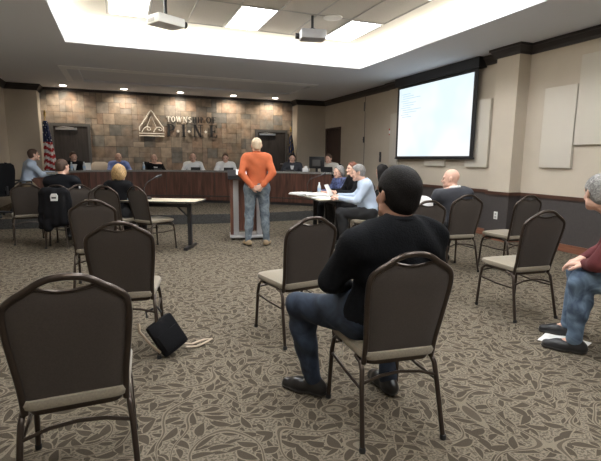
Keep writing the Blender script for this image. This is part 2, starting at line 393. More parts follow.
# crown, rails, baseboards
def crown(name, pts, side):
    # pts: list of xy along the wall; side: normal direction into the room per segment computed on the left of travel
    prof = [(0, -.15), (.025, -.15), (.035, -.11), (.085, -.045), (.10, -.04), (.10, 0), (0, 0)]
    mb = MB(); P = [V((x, y, 0)) for x, y in pts]; rings = []
    for i, p in enumerate(P):
        d0 = (P[i] - P[i - 1]).normalized() if i else (P[1] - P[0]).normalized()
        d1 = (P[i + 1] - P[i]).normalized() if i < len(P) - 1 else d0
        n0 = V((-d0.y, d0.x, 0)) * side; n1 = V((-d1.y, d1.x, 0)) * side
        m = (n0 + n1); m = m / max(m.dot(n0), .3) if m.length > 1e-6 else n0
        rings.append([p + m * a + V((0, 0, ZC - .002 + b)) for a, b in prof])
    mb.loft(rings); return mb
CO = (6.0, 5.64, 6.1)
struct('trim_5', crown('c', [(XR, YB), (XR, CO[1]), (CO[0], CO[1]), (CO[0], CO[2]), (XR, CO[2]), (XR, JOG), (XR + .05, JOG), (XR + .05, YR), (XS1, YR), (XS1, YF - .02)], 1), 'dark')
struct('trim_6', crown('c', [(XL, YB), (XL, YR - .02), (XS0, YR - .02), (XS0, YF - .02)], -1), 'dark')
struct('trim_7', MB().bb(XS0, XS1, YF - .04, YF + .01, ZC - .07, ZC), 'dark')
struct('column', MB().bb(CO[0], XR + .02, CO[1], CO[2], 0, ZC), 'wall')
def strip(z0, z1, d, m, name):
    mb = MB()
    mb.bb(XR - d, XR + .01, YB, CO[1], z0, z1).bb(CO[0] - d, XR, CO[1] - d, CO[2] + d, z0, z1).bb(XR - d, XR + .01, CO[2], JOG, z0, z1)
    struct(name, mb, m)
strip(.10, .79, .010, 'wains', 'trim_8'); strip(.785, .84, .035, 'rail', 'trim_9'); strip(0, .115, .022, 'basew', 'baseboard_right')
struct('trim_10', MB().bb(XR + .02, XR + .06, JOG, 12.3, .2, .3).bb(XL, XL + .02, YB, YR, 0, .1), 'basew')
struct('trim_11', MB().bb(XR + .044, XR + .052, 11.0, 11.02, .3, 3.05).bb(XR + .044, XR + .052, JOG + .02, JOG + .05, .3, 3.05), 'frame')
# doors
def door(n, x0, x1, m, lite=False):
    z0 = .205; z1 = 2.2
    f = struct('door_%d' % n, MB().bb(x0, x1, YF - .045, YF - .005, z0, z1), m)
    MB().bb(x0 - .07, x0, YF - .07, YF, z0, z1 + .07).bb(x1, x1 + .07, YF - .07, YF, z0, z1 + .07).bb(x0, x1, YF - .07, YF, z1, z1 + .07).build('door_frame', 'frame', f)
    MB().bb(x0 + .06, x0 + .58, YF - .10, YF - .045, z1 - .10, z1 - .045).tube([(x0 + .5, YF - .1, z1 - .05), (x0 + .25, YF - .22, z1 - .03), (x0 + .1, YF - .1, z1 - .05)], .012, 6).build('door_closer', 'chrome', f)
    MB().tube([(x1 - .08, YF - .045, 1.2), (x1 - .08, YF - .09, 1.2), (x1 - .18, YF - .09, 1.2)], .012, 8).build('door_handle', 'chrome', f)
    MB().bb(x0 + .04, x1 - .04, YF - .052, YF - .045, z0 + .02, z0 + .25).build('kick_plate', 'frame', f)
door(1, -1.60, -.76, 'door'); door(2, 4.12, 5.05, 'door')
f = struct('door_3', MB().bb(XR + .09, XR + .13, 12.5, 13.45, .205, 2.28), 'doorb')
MB().bb(XR + .03, XR + .13, 12.44, 12.5, .205, 2.34).bb(XR + .03, XR + .13, 13.45, 13.51, .205, 2.34).bb(XR + .03, XR + .13, 12.5, 13.45, 2.28, 2.34).build('door_frame', 'doorb', f)
MB().tube([(XR + .09, 12.6, 1.2), (XR + .04, 12.6, 1.2), (XR + .04, 12.72, 1.2)], .012, 8).build('door_handle', 'chrome', f)

# ------------------------------------------------------------------ fixtures on walls and ceiling
def wpanel(y0, y1, z0, z1, label):
    o = MB().bb(XR - .055, XR + .003, y0, y1, z0, z1, .008).build('acoustic_panel', 'panelw'); return tag(o, label, 'wall panel', 'fabric acoustic panels on the right wall')
wpanel(4.74, 5.28, 1.26, 2.47, 'pale fabric wall panel right of the column, the smaller lower one')
wpanel(3.55, 4.72, 1.60, 2.86, 'large pale fabric wall panel cut off by the right edge of the photo')
wpanel(6.38, 6.95, 1.24, 2.46, 'pale fabric wall panel between the projection screen and the column')
wpanel(7.55, 8.20, 1.24, 2.46, 'fabric wall panel whose foot shows below the middle of the screen')
wpanel(9.25, 9.60, 1.24, 2.46, 'fabric wall panel whose foot shows below the far end of the screen')
s = thing('projection_screen', 'black-bordered pull-down projection screen glowing white on the right wall', 'screen', (6.13, 7.95, 1.4))
MB().bb(-.012, .0, -1.30, 1.25, -.0, 1.80).build('screen_cloth', 'black', s)
MB().bb(-.016, -.0125, -1.20, 1.17, .045, 1.56).build('image_area', 'screen', s)
MB().bb(-.07, .125, -1.36, 1.30, 1.62, 1.80).build('housing', 'black', s)
MB().tube([(-.006, -1.32, .0), (-.006, 1.27, .0)], .018, 8).build('bottom_bar', 'black', s)
mb = MB()
for k in range(11):
    z = 1.42 - k * .05
    mb.bb(-.0175, -.0165, 1.06 - random.uniform(.25, .75 if k % 3 else .35), 1.08 - .05 * (k % 3 > 0), z, z + .012)
mb.build('text_lines', 'scrline', s)
a = thing('fire_alarm', 'small red fire alarm strobe on the wall left of the screen', 'fire alarm', (XR - .004, 9.6, 2.04))
MB().bb(-.04, 0, -.06, .06, -.08, .08, .006).build('housing', 'red', a); MB().bb(-.06, -.035, -.03, .03, -.05, .03, .006).build('strobe_lens', 'white', a)
a = thing('wall_switch', 'narrow black switch plate on the wall between alarm and far door', 'switch', (XR + .046, 10.15, 1.43))
MB().bb(-.02, 0, -.04, .04, -.13, .13, .004).build('plate', 'black', a); MB().bb(-.032, -.02, -.015, .015, -.04, .04).build('button', 'frame', a)
a = thing('partition_latch', 'small dark latch high on the joint of the partition wall', 'latch', (XR + .043, 11.02, 1.9))
MB().bb(-.02, 0, -.03, .03, -.08, .08, .004).build('plate', 'black', a); MB().tube([(-.02, 0, -.03), (-.04, 0, 0), (-.02, 0, .03)], .008, 6).build('handle', 'frame', a)
a = thing('partition_latch', 'dark fitting at the top of the partition joint, under the crown', 'latch', (XR + .043, 11.02, 2.78))
MB().bb(-.02, 0, -.03, .03, -.12, .12, .004).build('plate', 'frame', a)
a = thing('wall_outlet', 'pale outlet plate in the dark wainscot by the column', 'outlet', (CO[0] - .0105, 5.87, .43))
MB().bb(-.008, 0, -.04, .04, -.065, .065, .003).build('plate', 'white', a)
MB().bb(-.012, -.007, -.018, .018, .01, .045).bb(-.012, -.007, -.018, .018, -.045, -.01).build('socket', 'greym', a)

def troffer(x, y, label, grp='recessed ceiling light panels in the tile ceiling'):
    t = thing('ceiling_light', label, 'ceiling light', (x, y, ZT - .012), 0, grp)
    w, l = .30, .60
    MB().bb(-w, -w + .03, -l, l, -.004, .006).bb(w - .03, w, -l, l, -.004, .006).bb(-w + .03, w - .03, -l, -l + .03, -.004, .006).bb(-w + .03, w - .03, l - .03, l, -.004, .006).build('frame', 'white', t)
    MB().bb(-w + .03, w - .03, -l + .03, l - .03, -.001, .005).build('diffuser', 'led', t)
    return t
t0 = troffer(.255, 7.44, 'lit ceiling panel at the left, beside the white projector')
lab = {(1, 0): 'lit ceiling panel in the middle, between the two projectors', (2, 0): 'lit ceiling panel behind the round ceiling speaker, over the cove corner',
       (2, 1): 'lit ceiling panel cut off by the top edge right of centre'}
for j in range(4):
    for i in range(3):
        if (i, j) == (0, 0): continue
        c = copy_tree(t0); c.location = (.255 + i * 1.83, 7.44 - j * 2.44, ZT - .012)
        c['label'] = lab.get((i, j), 'lit ceiling panel overhead, out of the photo above')
# cove lamps on the ledge
for k, (x0, x1, y0, y1) in enumerate([(CX0 + .15, CX1 - .15, CY1 - .22, CY1 - .16), (CX0 + .16, CX0 + .22, CY0 + .3, CY1 - .4), (CX1 - .22, CX1 - .16, CY0 + .3, CY1 - .4)]):
    t = thing('cove_light', ['hidden cove lamp strip along the far side of the bright tray', 'hidden cove lamp strip along the left side of the bright tray', 'hidden cove lamp strip along the right side of the bright tray'][k], 'cove light', ((x0 + x1) / 2, (y0 + y1) / 2, ZC + .09))
    hx, hy = (x1 - x0) / 2, (y1 - y0) / 2
    MB().bb(-hx, hx, -hy, hy, 0, .03).build('housing', 'white', t)
    MB().bb(-hx + .01, hx - .01, -hy + .01, hy - .01, .03, .055).build('tube', 'coveled', t)
# downlights
DL = [(-1.24, 'first from the left, above the flag'), (.23, 'second from the left, above the tree emblem'), (1.71, 'third from the left, above the sign lettering'), (3.23, 'fourth from the left, above the standing man'), (4.53, 'rightmost, above the right dark door')]
for x, l in DL:
    t = thing('downlight', 'round recessed downlight washing the stone wall, ' + l, 'ceiling light', (x, 13.42, ZC), 0, 'downlights along the stone wall')
    MB().lathe([(.085, -.012), (.10, -.012), (.105, 0), (.08, 0)], 20).build('trim_ring', 'white', t)
    MB().lathe([(.078, -.014), (.078, -.008)], 20).build('lamp', 'down', t)
    ld = bpy.data.lights.new('downlight_beam', 'SPOT'); ld.energy = 26; ld.color = (1, .88, .72); ld.spot_size = R(125); ld.spot_blend = .8; ld.shadow_soft_size = .06
    lo = bpy.data.objects.new('downlight_beam', ld); col.objects.link(lo); lo.location = (x, 13.52, ZC - .035); lo.rotation_euler = (R(28), 0, 0)
# ceiling speaker, smoke sensor, projectors
t = thing('ceiling_speaker', 'round flush ceiling speaker near the grey projector', 'speaker', (3.28, 6.85, ZT - .004))
MB().lathe([(.13, -.014), (.15, -.012), (.155, 0), (.13, 0)], 24).build('rim', 'white', t); MB().lathe([(.128, -.012), (.128, -.004)], 24).build('grille', 'panelw', t)
t = thing('sprinkler_bar', 'thin grey bar fitting hanging under the bright ceiling corner', 'ceiling fitting', (3.72, 6.95, ZT - .13))
MB().tube([(-.14, .02, .0), (.14, -.02, .0)], .012, 8).build('bar', 'frame', t); MB().tube([(0, 0, .0), (0, 0, .12)], .01, 8).build('stem', 'chrome', t)
def projector(loc, rz, label, body, sz):
    t = thing('projector', label, 'projector', loc, rz); a, b, c = sz
    MB().bb(-a, a, -b, b, -c, c, .02).build('body', body, t)
    MB().lathe([(.035, -.02), (.055, -.02), (.055, .03), (.035, .03)], 16).build('mount_plate', 'black', t).location = (0, 0, c + .0)
    MB().tube([(0, 0, c), (0, 0, ZT - loc[2] - .004)], .022, 10).build('mount_pole', 'black', t)
    MB().tube([(a * .5, b - .01, 0), (a * .5, b + .06, 0)], .045, 14).build('lens', 'black', t)
    MB().bb(-a - .003, -a + .002, -b * .7, b * .7, -c * .5, c * .5).bb(-a * .7, a * .3, -b - .003, -b + .001, -c * .6, c * .2).build('vent', 'greym', t)
    return t
projector((.70, 6.75, 3.21), R(-62), 'white ceiling projector at the left, under the tile ceiling', 'white', (.15, .21, .06))
projector((2.95, 6.9, 3.30), R(78), 'light grey ceiling projector near the round speaker', 'greym', (.15, .20, .07))

# ------------------------------------------------------------------ wall sign (letters built from strokes)
YS = YF - .03
def letter(ch, x, z, w, h, parent, m='sign', d=.025):
    mb = MB(); T = h * .20; t = h * .075; sf = h * .05
    def bar(x0, z0, x1, z1): mb.bb(x0, x1, -d, 0, z0, z1)
    def serif(xc, zc, ww=None):
        ww = ww or T * 1.9; bar(xc - ww / 2, zc, xc + ww / 2, zc + sf)
    def diag(xa, za, xb, zb, tt): mb.poly([(xa - tt / 2, 0, za), (xa + tt / 2, 0, za), (xb + tt / 2, 0, zb), (xb - tt / 2, 0, zb)], (0, -d, 0), (0, 0, 0))
    def ring(cx, cz, rx, rz, a0, a1, th, tv, n=20):
        full = abs(a1 - a0) > 6.2
        for i in range(n):
            u = a0 + (a1 - a0) * i / n; v = a0 + (a1 - a0) * (i + 1) / n
            P = []
            for q, inn in ((u, 0), (v, 0), (v, 1), (u, 1)):
                P.append((cx + math.cos(q) * (rx - inn * tv), 0, cz + math.sin(q) * (rz - inn * th)))
            mb.poly(P, (0, -d, 0), (0, 0, 0))
    x0, x1 = x, x + w
    if ch == 'P':
        bar(x0 + T * .4, z, x0 + T * 1.4, z + h); serif(x0 + T * .9, z); serif(x0 + T * .7, z + h - sf, T * 1.4)
        ring(x0 + T * 1.3, z + h * .73, w - T * 1.3, h * .27, -PI / 2, PI / 2, t, T)
    elif ch == 'I':
        bar(x + w / 2 - T / 2, z, x + w / 2 + T / 2, z + h); serif(x + w / 2, z); serif(x + w / 2, z + h - sf)
    elif ch == 'N':
        bar(x0 + T * .4, z, x0 + T * .4 + t, z + h); bar(x1 - T * .4 - t, z, x1 - T * .4, z + h); diag(x0 + T * .7, z + h, x1 - T * .6, z, T)
        serif(x0 + T * .6, z); serif(x0 + T * .4, z + h - sf); serif(x1 - T * .6, z + h - sf)
    elif ch == 'E':
        bar(x0 + T * .4, z, x0 + T * 1.4, z + h); bar(x0, z, x1, z + t); bar(x0, z + h - t, x1 - t * .5, z + h); bar(x0 + T * 1.4, z + h * .5 - t / 2, x1 - w * .25, z + h * .5 + t / 2)
        bar(x1 - t, z, x1, z + h * .25); bar(x1 - t * 1.5, z + h * .78, x1 - t * .5, z + h); bar(x1 - w * .25 - t, z + h * .38, x1 - w * .25, z + h * .62)
    elif ch == 'F':
        bar(x0 + T * .4, z, x0 + T * 1.4, z + h); serif(x0 + T * .9, z); bar(x0, z + h - t, x1, z + h); bar(x0 + T * 1.4, z + h * .48, x1 - w * .2, z + h * .48 + t)
        bar(x1 - t, z + h * .75, x1, z + h)
    elif ch == 'T':
        bar(x + w / 2 - T / 2, z, x + w / 2 + T / 2, z + h); serif(x + w / 2, z); bar(x0, z + h - t, x1, z + h); bar(x0, z + h * .75, x0 + t, z + h); bar(x1 - t, z + h * .75, x1, z + h)
    elif ch == 'O': ring(x + w / 2, z + h / 2, w / 2, h / 2, 0, 2 * PI, t, T)
    elif ch == 'W':
        q = w / 4; diag(x0 + q * .4, z + h, x0 + q * 1.1, z, T * .9); diag(x0 + q * 1.1, z, x0 + q * 2, z + h, t); diag(x0 + q * 2, z + h, x0 + q * 2.8, z, T * .9); diag(x0 + q * 2.8, z, x1 - q * .3, z + h, t)
    elif ch == 'H':
        bar(x0 + T * .3, z, x0 + T * 1.3, z + h); bar(x1 - T * 1.3, z, x1 - T * .3, z + h); bar(x0 + T, z + h * .47, x1 - T, z + h * .47 + t)
    elif ch == 'S':
        ring(x + w / 2, z + h * .73, w * .42, h * .27, PI * .15, PI * 1.4, t, T * .8, 12); ring(x + w / 2, z + h * .27, w * .45, h * .27, -PI * .85, PI * .45, t, T * .8, 12)
        diag(x + w * .3, z + h * .6, x + w * .7, z + h * .4, T * .9)
    o = mb.build('letter', m, parent, False); return o
sg = thing('wall_sign', 'raised tree emblem and lettering TOWNSHIP OF P.I.N.E on the stone wall', 'sign', (0, YS, 0))
for ch, x in (('P', 1.35), ('I', 1.76), ('N', 2.11), ('E', 2.60)):
    letter(ch, x, 1.99, {'I': .15, 'N': .27}.get(ch, .24), .36, sg, d=.012)
for x in (1.675, 1.995, 2.49):
    MB().poly([(x - .045, 0, 2.15), (x, 0, 2.105), (x + .045, 0, 2.15), (x, 0, 2.195)], (0, -.03, 0), (0, 0, 0)).build('dot', 'signw', sg)
xx = 1.36
for ch, w in zip('TOWNSHIP OF', (.13, .14, .20, .15, .12, .15, .08, .12, .06, .18, .15)):
    if ch != ' ': letter(ch, xx, 2.41, w * .85, .165 if xx < 2.4 else .185, sg, 'signw' if xx < 2.1 else 'sign', .012)  # white on the first letters is a highlight painted onto dark metal
    xx += w
# emblem: pine tree outline over waves
tr = [(.60, 2.13), (.60, 2.24), (.66, 2.31), (.74, 2.44), (.79, 2.50), (.86, 2.63), (.93, 2.72), (1.0, 2.63), (1.07, 2.50), (1.12, 2.44), (1.20, 2.31), (1.26, 2.24), (1.26, 2.13)]
MB().tube([(x, -.015, z) for x, z in tr], .017, 8).build('tree_outline', 'signw', sg)
for q, (xa, s) in enumerate(((.66, 1), (.98, 1))):
    sp = [(xa + .0, 0, 2.10), (xa + .06, 0, 2.20), (xa + .14, 0, 2.245), (xa + .22, 0, 2.22), (xa + .235, 0, 2.17), (xa + .19, 0, 2.145), (xa + .15, 0, 2.17), (xa + .17, 0, 2.195)]
    MB().tube([(p.x, -.015, p.z) for p in catmull(sp, 4)], .014, 8).build('wave', 'signw', sg)
MB().tube([(.58, -.015, 1.99), (1.28, -.015, 1.99), (1.28, -.015, 2.06), (.58, -.015, 2.06)], .013, 8, closed=True).build('base_line', 'signw', sg)
MB().tube([(.80, -.012, 2.25), (.93, -.012, 2.56), (1.06, -.012, 2.25)], .008, 6).build('branch', 'signw', sg)

# ------------------------------------------------------------------ dais counter
CF = [(-1.22, 10.9), (-1.18, 11.5), (-.95, 12.05), (-.35, 12.45), (.6, 12.5), (1.7, 12.1), (2.9, 11.4), (4.0, 10.6), (4.72, 9.8)]
cp = catmull([(x, y, 0) for x, y in CF], 6)
def offs(pts, d):
    out = []
    for i, p in enumerate(pts):
        t = (pts[min(i + 1, len(pts) - 1)] - pts[max(i - 1, 0)]).normalized(); out.append(p + V((-t.y, t.x, 0)) * d)
    return out
def ribbon(d0, d1, z0, z1):
    A = offs(cp, d0); B = offs(cp, d1)
    return MB().loft([[(a.x, a.y, z0), (b.x, b.y, z0), (b.x, b.y, z1), (a.x, a.y, z1)] for a, b in zip(A, B)])
ct = thing('dais_counter', 'long curved dark wood council counter with a thin stone ledge', 'counter', (0, 0, .205))
def cpart(n, mb, m): o = mb.build(n, m, ct, True); o.location = (0, 0, 0); return o
cpart('front_panel', ribbon(0, .04, .07, .80), 'counter'); cpart('plinth', ribbon(.03, .07, 0, .07), 'black')
cpart('ledge', ribbon(-.03, .24, .80, .845), 'ctop'); cpart('work_top', ribbon(.2, .58, .70, .73), 'counter')
cpart('lower_rail', ribbon(-.012, 0, .16, .19), 'door')
mb = MB(); O = offs(cp, -.004)
for i in range(3, len(cp) - 1, 6):
    p = O[i]; t = (O[i + 1] - O[i - 1]).normalized(); mb.box((p.x, p.y, .5), (.012, .012, .6), Matrix.Rotation(math.atan2(t.y, t.x), 3, 'Z'))
cpart('panel_seam', mb, 'door')
for e, q in ((0, 0), (-1, 1)):
    a = offs(cp, 0)[e]; b = offs(cp, .58)[e]; d = (b - a); n = V((d.y, -d.x, 0)).normalized() * (.02)
    cpart('end_panel', MB().poly([a - n, a + n, b + n, b - n], (0, 0, 0), (0, 0, .70)), 'counter')

# ------------------------------------------------------------------ banquet chairs
def back_outline(inset=0.):
    # closed outline (x,z) of the back, camel-back crown
    right = [(.180, .40), (.184, .52), (.197, .66), (.205, .76), (.205, .822), (.194, .860), (.162, .888), (.125, .910), (.088, .934), (.05, .949), (0, .954)]
    pts = [V((x, z, 0)) for x, z in right]; c = catmull(pts, 5)
    return [(p.x, p.y) for p in c]
def yb(z): return -.185 - (z - .42) * .22
def make_chair():
    t = thing('banquet_chair', '', 'chair')
    r = back_outline(); full = r + [(-x, z) for x, z in r[::-1][1:]]
    MB().tube([(x, yb(z), z) for x, z in full], .0135, 10).build('back_frame', 'bronze', t)
    # padded back: outline inset, top dips in the middle below the hand hole
    n = 20; half_x = []
    rr = [(x - .011, z) for x, z in r if z < .83]
    tp = [(x, z) for x, z in r if z >= .83]
    def outz(x):
        for a, b in zip(tp, tp[1:]):
            if b[0] <= x <= a[0]: return a[1] + (b[1] - a[1]) * (a[0] - x) / (a[0] - b[0] + 1e-9)
        return tp[0][1] if x > tp[0][0] else tp[-1][1]
    def halfw(z):
        for a, b in zip(rr, rr[1:]):
            if a[1] <= z <= b[1]: return a[0] + (b[0] - a[0]) * (z - a[1]) / (b[1] - a[1] + 1e-9)
        return rr[-1][0] if z > rr[-1][1] else rr[0][0]
    cols = []; m = 24
    mb = MB(); fr = []; bk = []
    for i in range(m + 1):
        u = -1 + 2 * i / m; row = []
        for k in range(n + 1):
            v = k / n
            ztop = outz(abs(u) * .193) - .014 - (.043 * max(0, 1 - (abs(u) / .50) ** 2.2))
            z = .425 + (ztop - .425) * v
            row.append((u * halfw(min(z, .83)), z, v))
        cols.append(row)
    def puff(u, v): 
        e = max(0, 1 - max(abs(u), abs(2 * v - 1)) ** 6); return e
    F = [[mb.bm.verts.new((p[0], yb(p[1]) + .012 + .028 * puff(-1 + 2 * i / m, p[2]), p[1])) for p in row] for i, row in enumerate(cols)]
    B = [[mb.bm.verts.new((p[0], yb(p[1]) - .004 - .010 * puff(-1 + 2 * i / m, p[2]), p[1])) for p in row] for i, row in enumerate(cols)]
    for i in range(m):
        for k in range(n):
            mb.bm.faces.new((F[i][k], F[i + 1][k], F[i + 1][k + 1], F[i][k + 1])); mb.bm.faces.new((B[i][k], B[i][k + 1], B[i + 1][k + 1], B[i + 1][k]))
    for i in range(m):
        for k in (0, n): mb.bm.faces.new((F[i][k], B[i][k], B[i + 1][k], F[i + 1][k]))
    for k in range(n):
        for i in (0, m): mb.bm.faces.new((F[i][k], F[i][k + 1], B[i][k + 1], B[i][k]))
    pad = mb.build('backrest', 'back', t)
    # welt along the dip
    MB().tube([(row[-1][0], yb(row[-1][1]) - .004, row[-1][1] + .002) for row in cols], .006, 6).build('piping', 'bronze', pad)
    # seat
    def sq(hw_r, hw_f, y0, y1, rad, z):
        P = []
        for cx, cy, a0 in ((hw_f - rad, y1 - rad, 0), (-hw_f + rad, y1 - rad, 90), (-hw_r + rad, y0 + rad, 180), (hw_r - rad, y0 + rad, 270)):
            for q in range(6): a = R(a0 + q * 18); P.append((cx + rad * math.cos(a), cy + rad * math.sin(a), z))
        return P
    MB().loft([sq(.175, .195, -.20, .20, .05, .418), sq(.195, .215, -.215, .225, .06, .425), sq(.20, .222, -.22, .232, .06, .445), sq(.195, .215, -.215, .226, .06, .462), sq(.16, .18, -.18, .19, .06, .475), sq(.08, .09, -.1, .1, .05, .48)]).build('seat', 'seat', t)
    MB().loft([sq(.17, .19, -.195, .195, .05, .395), sq(.18, .20, -.20, .20, .05, .42)]).build('seat_frame', 'bronze', t)
    for s in (-1, 1):
        MB().tube([(s * .19, .10, .405), (s * .192, .17, .40), (s * .197, .205, .37), (s * .205, .215, .30), (s * .215, .232, .012)], .0125, 10).build('leg', 'bronze', t)
        MB().tube([(s * .188, -.10, .405), (s * .190, -.165, .40), (s * .194, -.195, .37), (s * .20, -.21, .30), (s * .215, -.275, .012)], .0125, 10).build('leg', 'bronze', t)
        MB().tube([(s * .205, .218, .285), (s * .202, 0, .275), (s * .203, -.215, .285)], .008, 8).build('stretcher', 'bronze', t)
        MB().lathe([(.015, 0), (.016, .012), (.014, .025)], 12, (s * .215, .233, 0)).build('foot_cap', 'foot', t)
        MB().lathe([(.015, 0), (.016, .012), (.014, .025)], 12, (s * .215, -.277, 0)).build('foot_cap', 'foot', t)
    MB().tube([(-.20, -.208, .31), (-.1, -.208, .34), (0, -.208, .35), (.1, -.208, .34), (.20, -.208, .31)], .008, 8).build('stretcher', 'bronze', t)
    MB().tube([(-.205, .215, .345), (0, .205, .37), (.205, .215, .345)], .008, 8).build('stretcher', 'bronze', t)
    return t
proto = make_chair(); pfirst = [True]
def place(x, y, rz, label, z=0):
    o = proto if pfirst[0] else copy_tree(proto); pfirst[0] = False
    o.location = (x, y, z); o.rotation_euler = (0, 0, R(rz)); o['label'] = label; o['group'] = 'bronze-framed banquet chairs'
    return o
place(-.205, 2.03, 1, 'empty banquet chair nearest the camera, cut off at the lower left corner')
place(.015, 3.37, -8, 'empty banquet chair with the black bag against its right leg')
place(-.255, 5.08, -2, 'empty banquet chair third back in the left row, behind the one with the bag')
place(1.225, 3.20, 8, 'empty banquet chair in the middle, left of the seated man in black fleece')
place(1.245, 1.925, -7, 'banquet chair that the man in the black fleece sits on')
place(3.31, 2.96, -6, 'empty banquet chair at the right, in front of the man in maroon')
place(4.52, 4.22, 0, 'empty banquet chair at the right nearest the dark wainscot')
place(3.89, 4.50, -8, 'banquet chair that the bald man in the dark suit sits on')
place(-.75, 7.75, 35, 'empty banquet chair right beside the bald officer, left of a pair')
place(-.41, 7.62, 33, 'empty banquet chair between the officer and the blond woman, right of a pair')
place(.44, 7.04, -55, 'empty banquet chair turned sideways at the left folding table, right of the blond person')
place(-1.42, 8.35, 12, 'banquet chair at the far left below the man in the pale blue shirt')
place(-.82, 7.80, -12, 'banquet chair under the officer with a black jacket hung over it')
place(3.52, 5.97, 55, 'banquet chair that the grey-haired man in the light blue shirt sits on')
place(2.93, 4.02, -4, 'banquet chair behind the head of the man in black fleece')
place(-.02, 7.27, -40, 'banquet chair that the blond woman in black sits on')
place(4.08, 6.33, 60, 'banquet chair that the dark-haired woman sits on')

# ------------------------------------------------------------------ implicit surfaces for figures
def rotm(rx=0, ry=0, rz=0): return np.array(Matrix.Rotation(rz, 3, 'Z') @ Matrix.Rotation(rx, 3, 'X') @ Matrix.Rotation(ry, 3, 'Y'))
A_ = lambda *p: np.array(p, float)
class Cap:
    def __init__(s, a, b, ra, rb, k=.03, sc=(1, 1, 1)):
        s.a, s.b, s.ra, s.rb, s.k, s.sc = np.array(a, float), np.array(b, float), ra, rb, k, np.array(sc, float)
    def bounds(s):
        r = np.maximum(s.ra, s.rb) * np.maximum(s.sc, 1)
        return np.minimum(s.a, s.b) - r, np.maximum(s.a, s.b) + r
    def d(s, X, Y, Z, g):
        c = (s.a + s.b) / 2; S = s.sc
        a = (s.a - c) / S; b = (s.b - c) / S; ba = b - a; L = max((ba * ba).sum(), 1e-9)
        x, y, z = (X - c[0]) / S[0] - a[0], (Y - c[1]) / S[1] - a[1], (Z - c[2]) / S[2] - a[2]
        h = np.clip((x * ba[0] + y * ba[1] + z * ba[2]) / L, 0, 1)
        return (np.sqrt((x - ba[0] * h) ** 2 + (y - ba[1] * h) ** 2 + (z - ba[2] * h) ** 2) - (s.ra + (s.rb - s.ra) * h)) * S.min() - g
class Ell:
    def __init__(s, c, r, rot=None, k=.03): s.c, s.r, s.R, s.k = np.array(c, float), np.array(r, float), rot, k
    def bounds(s): m = s.r.max() if s.R is not None else s.r; return s.c - m, s.c + m
    def d(s, X, Y, Z, g):
        x, y, z = X - s.c[0], Y - s.c[1], Z - s.c[2]
        if s.R is not None:
            Q = s.R.T; x, y, z = (Q[0, 0] * x + Q[0, 1] * y + Q[0, 2] * z, Q[1, 0] * x + Q[1, 1] * y + Q[1, 2] * z, Q[2, 0] * x + Q[2, 1] * y + Q[2, 2] * z)
        r = s.r + g
        k0 = np.sqrt((x / r[0]) ** 2 + (y / r[1]) ** 2 + (z / r[2]) ** 2); k1 = np.sqrt((x / r[0] ** 2) ** 2 + (y / r[1] ** 2) ** 2 + (z / r[2] ** 2) ** 2) + 1e-9
        return k0 * (k0 - 1) / k1
def field(prims, h, g=0., cuts=(), fold=0., seed=0, subs=()):
    lo = np.min([p.bounds()[0] for p in prims], 0) - .03 - max(g, 0) - 2 * h; hi = np.max([p.bounds()[1] for p in prims], 0) + .03 + max(g, 0) + 2 * h
    n = np.ceil((hi - lo) / h).astype(int) + 1
    ax = [(lo[i] + np.arange(n[i]) * h).astype(np.float32) for i in range(3)]
    F = np.full(n, .3, np.float32)
    for p in prims:
        a, b = p.bounds(); mg = p.k + 3 * h + max(g, 0) + .01
        i0 = np.clip(np.floor((a - mg - lo) / h).astype(int), 0, n - 1); i1 = np.clip(np.ceil((b + mg - lo) / h).astype(int) + 1, 1, n)
        sl = tuple(slice(i0[i], i1[i]) for i in range(3))
        X = ax[0][sl[0]][:, None, None]; Y = ax[1][sl[1]][None, :, None]; Z = ax[2][sl[2]][None, None, :]
        d = p.d(X, Y, Z, g).astype(np.float32); f = F[sl]
        hh = np.maximum(p.k - np.abs(f - d), 0) / p.k
        F[sl] = np.minimum(f, d) - hh * hh * p.k * .25
    X = ax[0][:, None, None]; Y = ax[1][None, :, None]; Z = ax[2][None, None, :]
    if fold:
        s = seed * 1.7
        q = 2.2 * np.sin(7 * X + 3 * Z + s) + 1.6 * np.sin(9 * Y + 5 * X + s * 2)
        w = np.sin(26 * Z + 14 * X + q * 1.6 + s) * .6 + np.sin(38 * Z - 22 * Y + q * 2.1 + s * 3) * .4 + np.sin(30 * X + 25 * Y + 12 * Z + q) * .35
        F = F + fold * w.astype(np.float32)
    for p in subs: F = np.maximum(F, -p.d(X, Y, Z, 0))
    for (p0, nn) in cuts: F = np.maximum(F, (X - p0[0]) * nn[0] + (Y - p0[1]) * nn[1] + (Z - p0[2]) * nn[2])
    return F.astype(np.float32), lo, h
